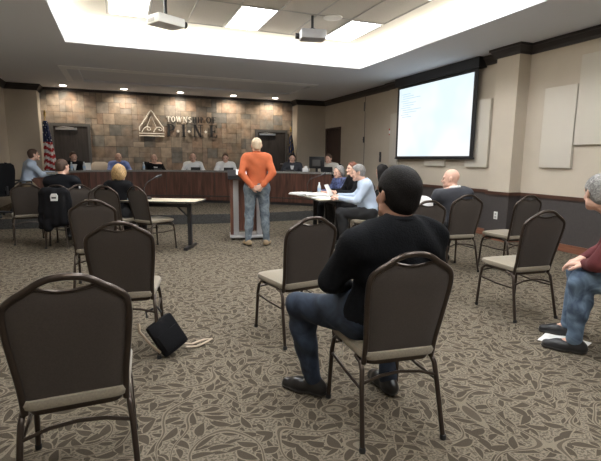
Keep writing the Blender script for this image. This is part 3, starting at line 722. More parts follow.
def nets(F, lo, h):
    s = F < 0; n = np.array(F.shape) - 1
    cnt = np.zeros(n, np.int8)
    def C(A, i, j, k): return A[i:i + n[0], j:j + n[1], k:k + n[2]]
    for i in (0, 1):
        for j in (0, 1):
            for k in (0, 1): cnt += C(s, i, j, k)
    act = (cnt > 0) & (cnt < 8); ids = np.argwhere(act)
    if len(ids) == 0: return np.zeros((0, 3)), np.zeros((0, 4), int)
    idx = -np.ones(n, np.int64); idx[act] = np.arange(len(ids))
    acc = np.zeros((len(ids), 3)); c = np.zeros(len(ids))
    cor = [(i, j, k) for i in (0, 1) for j in (0, 1) for k in (0, 1)]
    for a in cor:
        for ax in range(3):
            if a[ax]: continue
            b = list(a); b[ax] = 1
            fa = F[ids[:, 0] + a[0], ids[:, 1] + a[1], ids[:, 2] + a[2]]; fb = F[ids[:, 0] + b[0], ids[:, 1] + b[1], ids[:, 2] + b[2]]
            m = (fa < 0) != (fb < 0); t = np.where(m, fa / np.where(m, fa - fb, 1), 0)
            P = np.tile(np.array(a, float), (len(ids), 1)); P[:, ax] += t
            acc += P * m[:, None]; c += m
    v = (ids + acc / c[:, None]) * h + lo
    faces = []
    for ax in range(3):
        o1, o2 = [(1, 2), (2, 0), (0, 1)][ax]
        sa = [slice(None)] * 3; sb = [slice(None)] * 3; sa[ax] = slice(0, -1); sb[ax] = slice(1, None)
        A = s[tuple(sa)]; B = s[tuple(sb)]; e = np.argwhere(A != B)
        e = e[(e[:, o1] > 0) & (e[:, o2] > 0) & (e[:, o1] < n[o1]) & (e[:, o2] < n[o2])]
        if not len(e): continue
        q = []
        for d1, d2 in ((-1, -1), (0, -1), (0, 0), (-1, 0)):
            t = e.copy(); t[:, o1] += d1; t[:, o2] += d2; q.append(idx[t[:, 0], t[:, 1], t[:, 2]])
        q = np.stack(q, 1); ins = A[e[:, 0], e[:, 1], e[:, 2]]
        q[~ins] = q[~ins][:, ::-1]; faces.append(q)
    return v, np.concatenate(faces)
def sdf_mesh(name, parts):
    """parts: list of (F,lo,h) -> one mesh"""
    VV = []; FF = []; off = 0
    for f in parts:
        v, q = nets(*f); VV.append(v); FF.append(q + off); off += len(v)
    v = np.concatenate(VV); q = np.concatenate(FF)
    me = bpy.data.meshes.new(name); me.vertices.add(len(v)); me.vertices.foreach_set('co', v.astype(np.float32).ravel())
    me.loops.add(len(q) * 4); me.loops.foreach_set('vertex_index', q.astype(np.int32).ravel())
    me.polygons.add(len(q)); me.polygons.foreach_set('loop_start', np.arange(0, len(q) * 4, 4, dtype=np.int32)); me.polygons.foreach_set('loop_total', np.full(len(q), 4, np.int32))
    me.polygons.foreach_set('use_smooth', np.ones(len(q), bool)); me.update(); me.validate(); return me

def head_prims(C, Rh, far=False, s=1.):
    T = lambda *p: C + Rh @ (A_(*p) * s)
    P = [Ell(T(0, -.012, .03), A_(.076, .095, .088) * s, Rh, .02), Ell(T(0, .028, -.03), A_(.059, .062, .082) * s, Rh, .03),
         Ell(T(0, .072, -.092), A_(.026, .022, .02) * s, Rh, .025), Cap(T(-.042, .03, -.068), T(-.02, .07, -.09), .022 * s, .018 * s, .025), Cap(T(.042, .03, -.068), T(.02, .07, -.09), .022 * s, .018 * s, .025),
         Cap(T(0, .088, .012), T(0, .108, -.03), .008 * s, .013 * s, .012), Cap(T(-.012, .095, -.036), T(.012, .095, -.036), .009 * s, .009 * s, .01),
         Cap(T(-.045, .074, .024), T(.045, .074, .024), .011 * s, .011 * s, .015), Ell(T(-.036, .072, -.028), A_(.02, .016, .018) * s, Rh, .02), Ell(T(.036, .072, -.028), A_(.02, .016, .018) * s, Rh, .02)]
    for q in (-1, 1):
        P += [Ell(T(q * .079, -.006, -.004), A_(.009, .019, .031) * s, Rh @ rotm(.25, 0, q * .35), .008), Cap(T(q * .086, -.02, .012), T(q * .082, -.012, -.026), .005 * s, .005 * s, .006)]
    return P
def hair_field(style, C, Rh, h, s=1., seed=0):
    T = lambda *p: C + Rh @ (A_(*p) * s); N = lambda *p: Rh @ A_(*p)
    g = .008 * s
    P = [Ell(T(0, -.014, .032), A_(.079, .098, .090) * s, Rh, .02)]
    cuts = [(T(0, .056, .066), N(0, .88, -.47))]; subs = [Ell(T(q * .097, .004, -.012), A_(.034, .033, .044) * s, Rh) for q in (-1, 1)]
    if style == 'short':
        P += [Ell(T(0, -.048, -.03), A_(.056, .046, .050) * s, Rh, .03)]; cuts += [(T(0, 0, -.072), N(0, .25, -.97))]
    elif style == 'fringe':
        P = [Ell(T(0, -.012, .025), A_(.080, .098, .085) * s, Rh, .02), Ell(T(0, -.05, -.03), A_(.06, .05, .05) * s, Rh, .03)]
        g = .004; cuts = [(T(0, .0, .028), N(0, 0, 1)), (T(0, .012, 0), N(0, 1, 0)), (T(0, 0, -.07), N(0, 0, -1))]
    elif style == 'crop':
        g = .0035; P += [Ell(T(0, -.05, -.03), A_(.06, .05, .055) * s, Rh, .03)]; cuts = [(T(0, .045, .05), N(0, .78, -.62)), (T(0, 0, -.06), N(0, 0, -1))]
    elif style == 'bob':
        g = .014; P += [Ell(T(q * .05, -.03, -.03), A_(.05, .065, .085) * s, Rh, .04) for q in (-1, 1)] + [Ell(T(0, -.05, -.02), A_(.07, .06, .09) * s, Rh, .04)]
        cuts = [(T(0, .05, .06), N(0, .80, -.45)), (T(0, .035, 0), N(0, 1, 0) if False else N(0, .9, -.2))]; subs = []
    elif style == 'long':
        P += [Cap(T(q * .055, -.03, 0), T(q * .06, -.06, -.17), .045 * s, .04 * s, .04) for q in (-1, 1)] + [Cap(T(0, -.06, 0), T(0, -.09, -.20), .065 * s, .055 * s, .04)]
        cuts = [(T(0, .045, .06), N(0, .85, -.3))]; subs = []
    F, lo, hh = field(P, h, g, cuts, .0065 if style == 'bob' else .0025 if style != 'crop' and style != 'fringe' else 0., seed, subs)
    return F, lo, hh
def hand_field(W, d, n, side, curl, h, s=1.):
    """W wrist, d direction of the fingers, n palm normal, side +1: thumb on +lateral"""
    d = d / np.linalg.norm(d); n = n - d * (n @ d); n = n / np.linalg.norm(n); l = np.cross(d, n) * side
    W = np.array(W, float); P = []
    T = lambda a, b, c: W + (d * a + l * b + n * c) * s
    for q in (-.027, -.009, .009, .027): P.append(Cap(T(-.005, q * .7, 0), T(.085, q, 0), .014 * s, .0115 * s, .012))
    P.append(Cap(T(-.04, 0, 0), T(.01, 0, 0), .026 * s, .025 * s, .015, (1, 1, 1)))
    for q, ln in ((-.029, .060), (-.010, .072), (.010, .078), (.029, .070)):
        p = T(.085, q, 0); ang = 0.; r = .0092 * s
        for seg, f in enumerate((.45, .30, .25)):
            ang += curl * (.5, .8, .6)[seg] + .12
            e = p + (d * math.cos(ang) + n * math.sin(ang)) * ln * f * s + l * (q * .06) * s
            P.append(Cap(p, e, r, r * .9, .004)); p = e; r *= .9
    p = T(.015, .030, .004); e = T(.05, .056, .018); P.append(Cap(p, e, .014 * s, .012 * s, .012)); e2 = T(.08, .062, .026 + .01 * curl); P.append(Cap(e, e2, .0115 * s, .009 * s, .004))
    return field(P, h)

def person(label, loc, rz, top, legs, shoe='leather', hair='short', hairm='hblack', skin='skin', pose='sit', bw=1., h=.015, neckh=.035, J=None, hyaw=0, hpitch=0, fold=.004,
           curl=.6, handn=None, cut_legs=False, collar=None, hs=1., long_top=.0, front=None, scale=1., group=None, belly=0.):
    t = thing('person', label, 'person', loc, R(rz), group); t.scale = (scale,) * 3
    if pose == 'sit':
        D = dict(pel=(0, 0, .56), hip=(.10, .02, .55), knee=(.14, .43, .52), ank=(.14, .40, .10), sh=(.19 * bw, -.03, 1.02), nb=(0, -.03, 1.06), hd=(0, .0, 1.215), el=(.24 * bw, .05, .77), wr=(.17, .28, .66), lean=0)
    else:
        D = dict(pel=(0, 0, .93), hip=(.095, 0, .91), knee=(.11, .01, .49), ank=(.12, -.02, .09), sh=(.185 * bw, -.01, 1.43), nb=(0, -.01, 1.485), hd=(0, .02, 1.62), el=(.27, -.02, 1.15), wr=(.24, .06, .92))
    J = J or {}
    P = {}
    for k, v in D.items():
        if k == 'lean': continue
        if k in ('pel', 'nb', 'hd'): P[k] = A_(*J.get(k, v))
        else:
            b = J.get(k, v)
            P[k + 'r'] = A_(*J.get(k + 'r', b)); bl = J.get(k + 'l'); P[k + 'l'] = A_(*bl) if bl else A_(-b[0], b[1], b[2])
    pel, nb, hd = P['pel'], P['nb'], P['hd']
    up = nb - pel; ln = np.linalg.norm(up); up = up / ln
    xs = P['shr'] - P['shl']; xs = xs - up * (xs @ up); xs /= np.linalg.norm(xs); ys = np.cross(up, xs); RT = np.stack([xs, ys, up], 1)
    TT = lambda a, b, c: pel + RT @ A_(a, b, c)
    k = .06
    torso = [Cap(P['hipl'] + [0, 0, .01], P['hipr'] + [0, 0, .01], .10 * bw, .10 * bw, k), Ell(TT(0, .0, .06), (.155 * bw, .115, .12), RT, k),
             Ell(TT(0, .005 + belly * .5, ln * .38), (.150 * bw, .112 + belly, .16), RT, k), Ell(TT(0, .0, ln * .70), (.172 * bw, .118, .18), RT, k),
             Cap(P['shl'] * .94 + P['shr'] * .06 - up * .015, P['shr'] * .94 + P['shl'] * .06 - up * .015, .066, .066, k), Cap(nb - up * .02, nb * .4 + P['shl'] * .6 + up * .0, .062, .055, .06), Cap(nb - up * .02, nb * .4 + P['shr'] * .6, .062, .055, .06)]
    arms = []
    for q in 'lr':
        arms += [Cap(P['sh' + q], P['el' + q], .056 * bw ** .5, .046, .05), Cap(P['el' + q], P['wr' + q], .044, .030, .03)]
    lg = []
    for q in 'lr':
        lg += [Cap(P['hip' + q], P['knee' + q], .092 * bw ** .5, .062, .05), Cap(P['knee' + q], P['ank' + q], .058, .040, .035), Ell(P['knee' + q] * .62 + P['ank' + q] * .38 - np.array([0, .018, 0]), (.054, .058, .11), None, .04)]
    sk = M[skin]
    Rh = rotm(R(hpitch), 0, R(hyaw))
    neck = [Cap(nb - up * .05, hd + Rh @ A_(0, -.02, -.06), .060 * hs, .055 * hs, .03)]
    feet = [Cap(P['ank' + q], P['ank' + q] + [0, .12, -.055], .035, .028, .03) for q in 'lr']
    body_f = field(torso + arms + lg + feet + neck, h * 1.3, -.010)
    parts = [body_f, field(head_prims(hd, Rh, s=hs) + neck, max(h * .5, .005))]
    hn = handn or {}
    for q, sgn in (('r', -1), ('l', 1)):
        d = P['wr' + q] - P['el' + q]
        d2 = np.array(hn.get('d' + q, d), float); n = np.array(hn.get(q, (-sgn * -.3, 0, -1)), float)
        parts.append(hand_field(P['wr' + q] + d / np.linalg.norm(d) * .01, d2, n, hn.get('s' + q, sgn), curl, .004 if h < .012 else .006))
    body = link('body', sdf_mesh('body', parts), sk, t)
    # clothes
    ncut = [(nb + up * neckh, up)]
    shirt = field(torso + arms, h, .011, ncut + [(pel + up * (.0 - long_top), -up)], fold, len(label))
    so = link('jacket' if top in ('navy', 'officer', 'fleece', 'blackf') else 'shirt', sdf_mesh('shirt', [shirt]), top, t)
    tr = field([Cap(P['hipl'] + [0, 0, .01], P['hipr'] + [0, 0, .01], .10 * bw, .10 * bw, k), Ell(TT(0, .0, .05), (.158 * bw, .118, .10), RT, k)] + lg, h, .012, [], fold * .9, len(label) + 3)
    link('trousers', sdf_mesh('trousers', [tr]), legs, t)
    MB().tube([nb + RT @ A_(.069 * math.cos(a) * (1 + .0), .069 * math.sin(a) + .004, .03 - .016 * math.sin(a)) for a in np.linspace(0, 2 * PI, 17)[:-1]], .014 if collar else .010, 8, closed=True).build('collar', collar or top, t)
    for q in 'lr':
        a = P['ank' + q]; zz = a[2] - .10 if pose == 'sit' else a[2] - .09
        kd = a - P['knee' + q]; f = A_(0, 1, 0)
        yw = (J or {}).get('toe' + q, 0); f = A_(math.sin(R(-yw)), math.cos(R(-yw)), 0)
        b0 = A_(a[0], a[1], zz)
        sp = [Cap(b0 - f * .05 + [0, 0, .045], b0 + f * .10 + [0, 0, .038], .040, .040, .03), Cap(b0 + f * .08 + [0, 0, .032], b0 + f * .17 + [0, 0, .026], .044, .034, .03), Cap(b0 - f * .03 + [0, 0, .05], b0 + [0, 0, .11], .042, .042, .03)]
        sh = link('shoe', sdf_mesh('shoe', [field(sp, max(h * .6, .006), 0, [(b0 + [0, 0, .012], (0, 0, -1)), (b0 + [0, 0, .105], (0, 0, 1))])]), shoe, t)
        link('sole', sdf_mesh('sole', [field(sp, max(h * .5, .005), .004, [(b0 + [0, 0, .002], (0, 0, -1)), (b0 + [0, 0, .02], (0, 0, 1))])]), 'sole', sh)
    hm = None
    if hair != 'bald':
        hm = link('hair', sdf_mesh('hair', [hair_field(hair, hd, Rh, max(h * .5, .005), hs, len(label))]), hairm, t)
    T = lambda *p: hd + Rh @ (A_(*p) * hs)
    for q in (-1, 1):
        mb = MB(); mb.lathe([(.001, -.008), (.008, -.005), (.0105, 0), (.008, .005), (.001, .008)], 10)
        bmesh.ops.transform(mb.bm, matrix=Matrix.Translation(T(q * .032, .081, .003)), verts=mb.bm.verts); mb.build('eye', 'eye', t)
    MB().tube([T(-.022, .089, -.060), T(-.01, .095, -.058), T(0, .097, -.0595), T(.01, .095, -.058), T(.022, .089, -.060)], .0045, 8).build('lips', 'lips', t)
    if front:   # shirt front seen between jacket lapels
        MB().poly([TT(-.05, .135, ln * .93), TT(.05, .135, ln * .93), TT(.0, .145, ln * .5)], RT @ A_(0, -.03, 0), RT @ A_(0, .004, 0)).build('shirt_front', front, t)
    return t, P
# ---- near figures
DN = 1.
person('person in a black fleece jacket and jeans seated with back to the camera', (1.245, 1.925, 0), -7, 'fleece', 'jean', hair='short', hairm='hblack', skin='skin2', bw=1.2, h=.0095, fold=.009, hs=1.14, neckh=.055,
       J=dict(pel=(0, -.04, .575), hipr=(.11, .0, .565), hipl=(-.11, .0, .565), kneel=(-.37, .34, .535), kneer=(.20, .43, .53), ankl=(-.29, .30, .10), ankr=(.15, .22, .10), shr=(.20, -.10, .985), shl=(-.215, -.10, .97), nb=(.01, -.11, 1.055),
              hd=(.02, -.065, 1.20), elr=(.285, -.0, .77), ell=(-.285, .0, .76), wrr=(.12, .22, .67), wrl=(-.13, .20, .67), toel=48, toer=5), hyaw=10, hpitch=2, belly=.03)
person('person in orange shirt and blue jeans standing at the lectern, hands clasped behind', (1.99, 6.80, 0), -14, 'orange', 'jean3', shoe='tan', hair='crop', hairm='hfair', pose='stand', bw=1.0, h=.011, fold=.0035, scale=.97,
       J=dict(hip=(.10, 0, .93), pel=(0, 0, .95), knee=(.125, .015, .50), ank=(.15, -.03, .09), sh=(.175, -.02, 1.415), nb=(0, -.02, 1.475), hd=(0, .0, 1.615), el=(.245, -.12, 1.18), wrr=(.085, -.17, .99), wrl=(-.085, -.165, .97), toel=20, toer=-20),
       handn=dict(dr=(-1, -.15, -.35), dl=(1, -.1, -.25), r=(0, 1, 0), l=(0, 1, 0), sr=1, sl=-1), curl=.35, hyaw=4)
person('person in a maroon sweater and blue jeans leaning forward at the right edge', (3.33, 1.84, 0), 35, 'maroon', 'jean2', shoe='black', hair='short', hairm='hgrey', bw=1.1, h=.011, fold=.006,
       J=dict(pel=(0, 0, .57), kneel=(-.15, .42, .54), kneer=(.20, .44, .53), ankl=(-.13, .42, .10), ankr=(.20, .47, .10), nb=(-.10, .24, 1.02), hd=(-.13, .37, 1.155), shl=(-.29, .20, .965), shr=(.11, .20, .965), ell=(-.28, .33, .70), elr=(.24, .30, .70),
              wrl=(-.16, .40, .665), wrr=(.08, .42, .66)), hpitch=-6, hyaw=-58, curl=.5, handn=dict(dl=(.25, 1, -.15), l=(0, -.2, -1)))
person('bald person in a dark suit jacket seated before the dark wainscot, looking left', (3.93, 4.52, 0), -8, 'navy', 'trous', hair='bald', hairm='hgrey', bw=1.12, h=.012, fold=.005, collar='wshirt',
       J=dict(pel=(0, -.02, .56), nb=(-.05, -.03, 1.0), hd=(-.07, .03, 1.135), shl=(-.25, -.02, .95), shr=(.13, -.05, .95), ell=(-.31, .12, .74), elr=(.25, .10, .73), wrl=(-.20, .33, .70), wrr=(.08, .33, .68), kneel=(-.14, .42, .53), kneer=(.16, .42, .53)), hyaw=52, hpitch=-4)
person('grey-haired person in a light blue shirt seated in profile at the right-hand table', (3.54, 5.97, 0), 62, 'lblue', 'trous', hair='short', hairm='hgrey', bw=1.22, h=.012, fold=.006, belly=.03,
       J=dict(pel=(0, -.02, .56), nb=(0, .10, 1.03), hd=(.0, .19, 1.165), sh=(.20, .06, .985), ell=(-.25, .20, .76), elr=(.25, .22, .78), wrl=(-.14, .45, .79), wrr=(.08, .47, .80), kneel=(-.12, .44, .56), kneer=(.12, .40, .53), ankl=(-.10, .36, .10)), hpitch=-12, hyaw=5)
person('person with long dark hair and black top seated behind the light blue shirt', (4.11, 6.36, 0), 60, 'blackf', 'trous', hair='long', hairm='hblack', bw=.95, h=.014, hyaw=-50,
       J=dict(nb=(0, .05, 1.03), hd=(0, .11, 1.17), sh=(.18, .03, .985), el=(.22, .18, .76), wr=(.12, .42, .78)))
person('grey-haired person in a navy patterned blouse at the far end of the right-hand table', (4.02, 7.86, 0), 100, 'bluepat', 'trous', hair='bob', hairm='hgrey', bw=.95, h=.014, scale=.96,
       J=dict(nb=(0, .04, 1.03), hd=(0, .09, 1.17), sh=(.18, .02, .985), el=(.22, .16, .76), wr=(.12, .42, .78)), hpitch=-10)
person('person with reddish brown hair seated between the grey bob and the light blue shirt', (4.02, 7.30, 0), 88, 'blackf', 'trous', hair='short', hairm='hred', bw=.92, h=.014,
       J=dict(nb=(0, .04, 1.05), hd=(0, .08, 1.195), sh=(.18, .02, 1.0), el=(.22, .16, .77), wr=(.12, .42, .79)))
person('person in a white shirt almost hidden behind the head of the foreground man', (2.93, 4.02, 0), -4, 'wshirt', 'trous', hair='short', hairm='hbrown', bw=.95, h=.014, scale=.9,
       J=dict(hd=(-.06, 0, 1.19), sh=(.16, -.03, 1.0)))
person('person with short curly blond hair and black jacket seated at the left folding table', (-.02, 7.27, 0), -32, 'blackf', 'trous', hair='bob', hairm='hblond', bw=.9, h=.012, scale=.97,
       J=dict(pel=(0, -.02, .56), nb=(0, .0, 1.03), hd=(.01, .03, 1.175), sh=(.165, -.01, .985), el=(.20, .12, .76), wr=(.12, .34, .72)), hpitch=-8)
person('bald officer in a black uniform with a white shoulder patch seated at the left', (-.82, 7.84, 0), -20, 'officer', 'trous', hair='crop', hairm='hbrown', bw=1.08, h=.012, fold=.006,
       J=dict(pel=(0, -.03, .56), nb=(0, -.03, 1.06), hd=(0, .02, 1.215), sh=(.205, -.04, 1.005), el=(.25, .08, .77), wr=(.14, .32, .70)), hyaw=-20)
# ---- on the platform
PZ = .205
person('person in pale blue shirt in a black chair at the left counter end', (-1.85, 11.05, PZ), -72, 'lblue', 'khaki', hair='short', hairm='hbrown', bw=1.1, h=.014, fold=.006, belly=.03,
       J=dict(nb=(0, .12, 1.06), hd=(0, .18, 1.205), sh=(.20, .08, 1.01), el=(.24, .26, .80), wr=(.14, .50, .82)))
MJ = dict(nb=(0, .10, 1.04), hd=(0, .16, 1.17), sh=(.195, .07, .99), el=(.27, .22, .80), wr=(.13, .43, .785), pel=(0, 0, .56))
def member(x, y, rz, label, top, hair, hairm, **kw):
    J = dict(MJ); J.update(kw.pop('J', {}))
    t, P = person(label, (x, y, PZ), rz, top, 'trous', hair=hair, hairm=hairm, h=.016, J=J, **kw); return t
member(-1.12, 13.02, 200, 'person in dark clothes behind the counter, before the left dark door', 'blackf', 'short', 'hbrown', hpitch=-8, front='wshirt')
member(-.02, 13.28, 188, 'balding person in a blue shirt behind the counter, seen above the blond head', 'blue', 'fringe', 'hgrey', hpitch=-8, J=dict(hd=(0, .12, 1.16)))
member(.86, 13.05, 182, 'bald person in a black jacket over a white shirt under the tree emblem, head bowed', 'blackf', 'fringe', 'hgrey', hpitch=-18, front='wshirt', J=dict(hd=(-.02, .2, 1.13), nb=(-.05, .12, .98)))
member(1.90, 12.72, 172, 'bald person in white shirt below the sign letters, left of two in white', 'wshirt', 'fringe', 'hgrey', hpitch=-10)
member(2.72, 12.30, 165, 'balding person in a white shirt behind the counter just left of the orange shirt', 'wshirt', 'crop', 'hbrown', hpitch=-10)
member(4.35, 11.42, 155, 'person in a dark suit with white collar before the right door', 'navy', 'short', 'hblack', collar='wshirt', front='wshirt')
member(5.28, 10.95, 125, 'person in a cream top with dark hair at the right end of the counter', 'cream', 'short', 'hbrown', bw=.92, hpitch=-6)
# extra chairs under people
place(3.33, 1.84, 35, 'banquet chair under the person in the maroon sweater, outside the right edge')
place(4.02, 7.86, 100, 'banquet chair under the person in the navy blouse at the far table end')
place(4.05, 7.33, 88, 'banquet chair under the reddish-haired person at the right-hand table')

# ---- office chairs
def office_chair(label, x, y, rz, m='blackf'):
    t = thing('office_chair', label, 'chair', (x, y, PZ), R(rz), 'swivel chairs behind the counter')
    mb = MB()
    rings = []
    for z, w, yy, th in ((.50, .20, -.22, .05), (.60, .235, -.235, .07), (.75, .25, -.245, .075), (.90, .245, -.265, .07), (1.0, .20, -.285, .055), (1.04, .12, -.292, .03)):
        rings.append([(w * math.copysign(abs(math.cos(a)) ** .6, math.cos(a)), yy + th * .5 * math.copysign(abs(math.sin(a)) ** .7, math.sin(a)), z) for a in [2 * PI * k / 20 for k in range(20)]])
    mb.loft(rings).build('backrest', m, t)
    MB().box((0, 0, .45), (.50, .48, .10), None, .04).build('seat', m, t)
    MB().tube([(0, -.2, .42), (0, -.27, .45), (0, -.27, .6)], .025, 8).build('back_bracket', 'black', t)
    MB().tube([(0, 0, .40), (0, 0, .10)], [.028, .035], 12).build('column', 'black', t)
    for s in (-1, 1): MB().tube([(s * .25, .12, .46), (s * .285, .12, .52), (s * .285, .10, .66), (s * .285, -.12, .66), (s * .27, -.2, .6)], .018, 8).build('armrest', 'black', t)
    for k in range(5):
        a = 2 * PI * k / 5 + .3; l = MB().tube([(0, 0, .10), (.29 * math.cos(a), .29 * math.sin(a), .075)], [.03, .016], 8).build('leg', 'black', t)
        c = V((.29 * math.cos(a), .29 * math.sin(a), .03)); d = V((-math.sin(a), math.cos(a), 0)); MB().tube([c - d * .02, c + d * .02], .03, 12).build('caster', 'black', l)
    return t
oc = office_chair('black high-backed swivel chair at the far left, under the person in pale blue', -1.90, 11.05, -72)
def oplace(label, x, y, rz):
    o = copy_tree(oc); o.location = (x, y, PZ); o.rotation_euler = (0, 0, R(rz)); o['label'] = label; return o
oplace('empty black swivel chair cut off by the left edge, on the platform', -2.26, 10.25, 60)
for x, y, rz, l in ((-1.12, 13.02, 200, 'swivel chair behind the counter before the left dark door'), (.86, 13.05, 182, 'swivel chair behind the counter under the tree emblem'), (1.90, 12.72, 172, 'swivel chair behind the counter, left of the two people in white shirts'),
                    (2.72, 12.30, 165, 'swivel chair behind the counter, right of the two people in white shirts'), (4.35, 11.42, 155, 'swivel chair under the person in the dark suit at the counter'), (5.28, 10.95, 125, 'swivel chair under the person in cream at the counter end'), (-.02, 13.28, 188, 'swivel chair under the person in the blue shirt at the counter')):
    oplace(l, x, y, rz)
office_chair('beige leather swivel chair left of the person in the blue shirt', -.47, 13.45, 185, 'beigec')

# ---- jacket over the chair beside the officer
a = thing('jacket', 'black uniform jacket with a white badge patch hanging over the chair at the left', 'jacket', (-.83, 7.74, 0), R(-12))
jp = [Cap((-.13, -.33, .88), (.13, -.33, .88), .05, .05, .05), Cap((-.10, -.345, .84), (-.11, -.36, .34), .06, .065, .05), Cap((.10, -.345, .84), (.11, -.36, .44), .06, .07, .05), Cap((0, -.35, .84), (0, -.36, .42), .065, .07, .05),
      Cap((-.175, -.33, .84), (-.20, -.35, .36), .045, .045, .02), Cap((.175, -.33, .84), (.195, -.35, .42), .045, .045, .02)]
link('jacket_body', sdf_mesh('jacket_body', [field(jp, .012, 0, [], .008, 4)]), 'blackf', a)
mb = MB(); mb.poly([(-.045, 0, 0), (.045, 0, 0), (.05, 0, .07), (.03, 0, .105), (-.03, 0, .105), (-.05, 0, .07)], (.02, -.428, .74), (.02, -.40, .74)); o = mb.build('badge_patch', 'white', a)
MB().poly([(-.03, 0, .0), (.03, 0, 0), (.03, 0, .022), (-.03, 0, .022)], (.02, -.431, .775), (.02, -.428, .775)).build('badge_band', 'black', o)
a = [o for o in bpy.data.objects if o.get('label', '').startswith('bald officer')][0]
MB().poly([(-0, -.035, -.05), (0, .035, -.05), (0, .045, .02), (0, 0, .055), (0, -.045, .02)], (.262, -.02, .92), (.275, -.02, .92)).build('shoulder_patch', 'white', a)

# ---- tables
def table(name, label, x, y, rz, L, W, H=.74):
    t = thing(name, label, 'table', (x, y, 0), R(rz))
    MB().box((0, 0, H - .014), (L, W, .028), None, .006).build('table_top', 'lam', t)
    MB().bb(-L / 2 - .002, L / 2 + .002, -W / 2 - .002, W / 2 + .002, H - .024, H - .006).build('edge_band', 'black', t)
    for s in (-1, 1):
        xx = s * (L / 2 - .18)
        l = MB().box((xx, 0, (H - .05) / 2 + .02), (.055, .07, H - .09), None, .008).build('leg', 'black', t)
        MB().box((xx, 0, .025), (.06, W * .92, .045), None, .012).build('foot', 'black', l)
        MB().tube([(xx, 0, H * .62), (xx - s * .26, 0, H - .03)], .014, 8).build('brace', 'black', l)
        MB().box((xx, 0, H - .04), (.06, W * .8, .03)).build('top_bracket', 'black', l)
    MB().bb(-L / 2 + .2, L / 2 - .2, -.015, .015, H - .11, H - .03).build('rail', 'black', t)
    return t
# near right corner (0.98,6.45), far right corner (1.25,6.92)
table('folding_table', 'narrow folding table with cream top and black T legs, left of the lectern', .36, 7.22, -27, 1.70, .50)
table('meeting_table', 'cream topped table strewn with papers at the right, before the light blue shirt', 3.30, 7.05, 84, 1.55, .76)
def sheet(name, x, y, z, rz, w, l, label, m='paper', n=1, th=.003):
    o = MB()
    for k in range(n): o.box((random.uniform(-.012, .012) * (n > 1), random.uniform(-.012, .012) * (n > 1), th * (k + .5)), (w, l, th * .95), Matrix.Rotation(random.uniform(-.12, .12) * (n > 1), 3, 'Z'))
    o = o.build(name, m, None, False); o.location = (x, y, z); o.rotation_euler = (0, 0, R(rz)); return tag(o, label, 'paper')
TZ = .742
sheet('paper_stack', 2.99, 7.35, TZ, 20, .30, .40, 'white papers fanned at the far left corner of the right-hand table', n=6, th=.006)
sheet('paper_stack', 3.08, 6.95, TZ, -15, .32, .42, 'thick loose pile of white papers in the middle of the right-hand table', n=8, th=.006)
sheet('paper_stack', 3.05, 6.52, TZ, 30, .28, .36, 'white papers at the near end of the right-hand table', n=3, th=.005)
b = thing('open_binder', 'white sheets standing up from an open binder before the light blue shirt', 'binder', (3.32, 6.85, TZ), R(50))
MB().poly([(-.15, 0, 0), (.15, 0, 0), (.12, .10, .20), (-.12, .10, .20)], (0, 0, 0), (0, .006, 0)).build('raised_pages', 'paper', b)
MB().box((0, -.12, .01), (.30, .22, .018)).build('lower_cover', 'blackf', b)
def mic(label, x, y, z, rz, L=.35):
    t = thing('microphone', label, 'microphone', (x, y, z), R(rz), 'gooseneck microphones')
    MB().box((0, 0, .018), (.11, .14, .035), None, .012).build('base', 'black', t)
    MB().tube([(0, .02, .03), (0, .03, .17), (0, -.02, .26), (0, -L * .5, .33)], .0075, 8).build('gooseneck', 'black', t)
    MB().tube([(0, -L * .5, .33), (0, -L * .5 - .09, .36)], .019, 12).build('head', 'black', t); return t
mic('black gooseneck microphone on the left folding table', .36, 7.20, .742, 100, .30)
mic('long gooseneck microphone over the papers on the right-hand table', 3.22, 7.62, .742, 90, .5)
def bottle(label, x, y, z, grp='clear water bottles'):
    t = thing('water_bottle', label, 'bottle', (x, y, z), 0, grp)
    MB().lathe([(.030, 0), (.033, .01), (.033, .11), (.030, .13), (.014, .17), (.013, .185)], 16).build('body', 'clear', t)
    MB().lathe([(.0155, .185), (.0155, .203)], 14).build('cap', 'white', t)
    MB().lathe([(.0336, .05), (.0336, .10)], 16).build('wrapper', 'bluep', t)
LZ = PZ + .847
bottle('clear water bottle on the counter just right of the officer\'s head', -1.06, 12.12, LZ)
bottle('clear water bottle on the counter before the person in dark clothes', -.80, 12.34, LZ)
bottle('clear water bottle on the counter under the left side of the tree emblem', .60, 12.60, LZ)
bottle('clear water bottle on the right-hand table by the papers', 3.40, 7.55, TZ)
def nameplate(label, x, y, rz, w=.26, hh=.075):
    t = thing('name_plate', label, 'name plate', (x, y, LZ), R(rz), 'black desk plates on the counter ledge')
    MB().poly([(-w / 2, -.03, 0), (w / 2, -.03, 0), (w / 2, -.012, hh), (-w / 2, -.012, hh)], (0, 0, 0), (0, .008, 0)).build('plate', 'black', t)
    MB().bb(-w / 2, w / 2, -.03, .03, 0, .008).build('base', 'frame', t)
nameplate('black plate on the ledge before the left person in white', 1.88, 12.14, -26)
nameplate('black plate on the ledge before the person in white next to the orange shirt', 2.66, 11.68, -32)
nameplate('black plate on the ledge before the bald person in the black jacket', .95, 12.55, -10, .2, .05)
nameplate('long black plate on the ledge before the person in the dark suit', 4.0, 10.75, -38, .3, .05)
t = thing('tablet', 'small white tablet standing on the counter before the left dark door', 'tablet', (-.72, 12.42, LZ), R(12))
MB().box((0, 0, .09), (.13, .012, .18), Matrix.Rotation(R(-14), 3, 'X'), .004).build('case', 'white', t); MB().tube([(0, .02, .10), (0, .07, .0)], .006, 6).build('stand', 'frame', t)
WZ = PZ + .732
t = thing('monitor', 'black computer monitor seen from behind near the right end of the counter', 'monitor', (4.66, 10.52, WZ), R(-48))
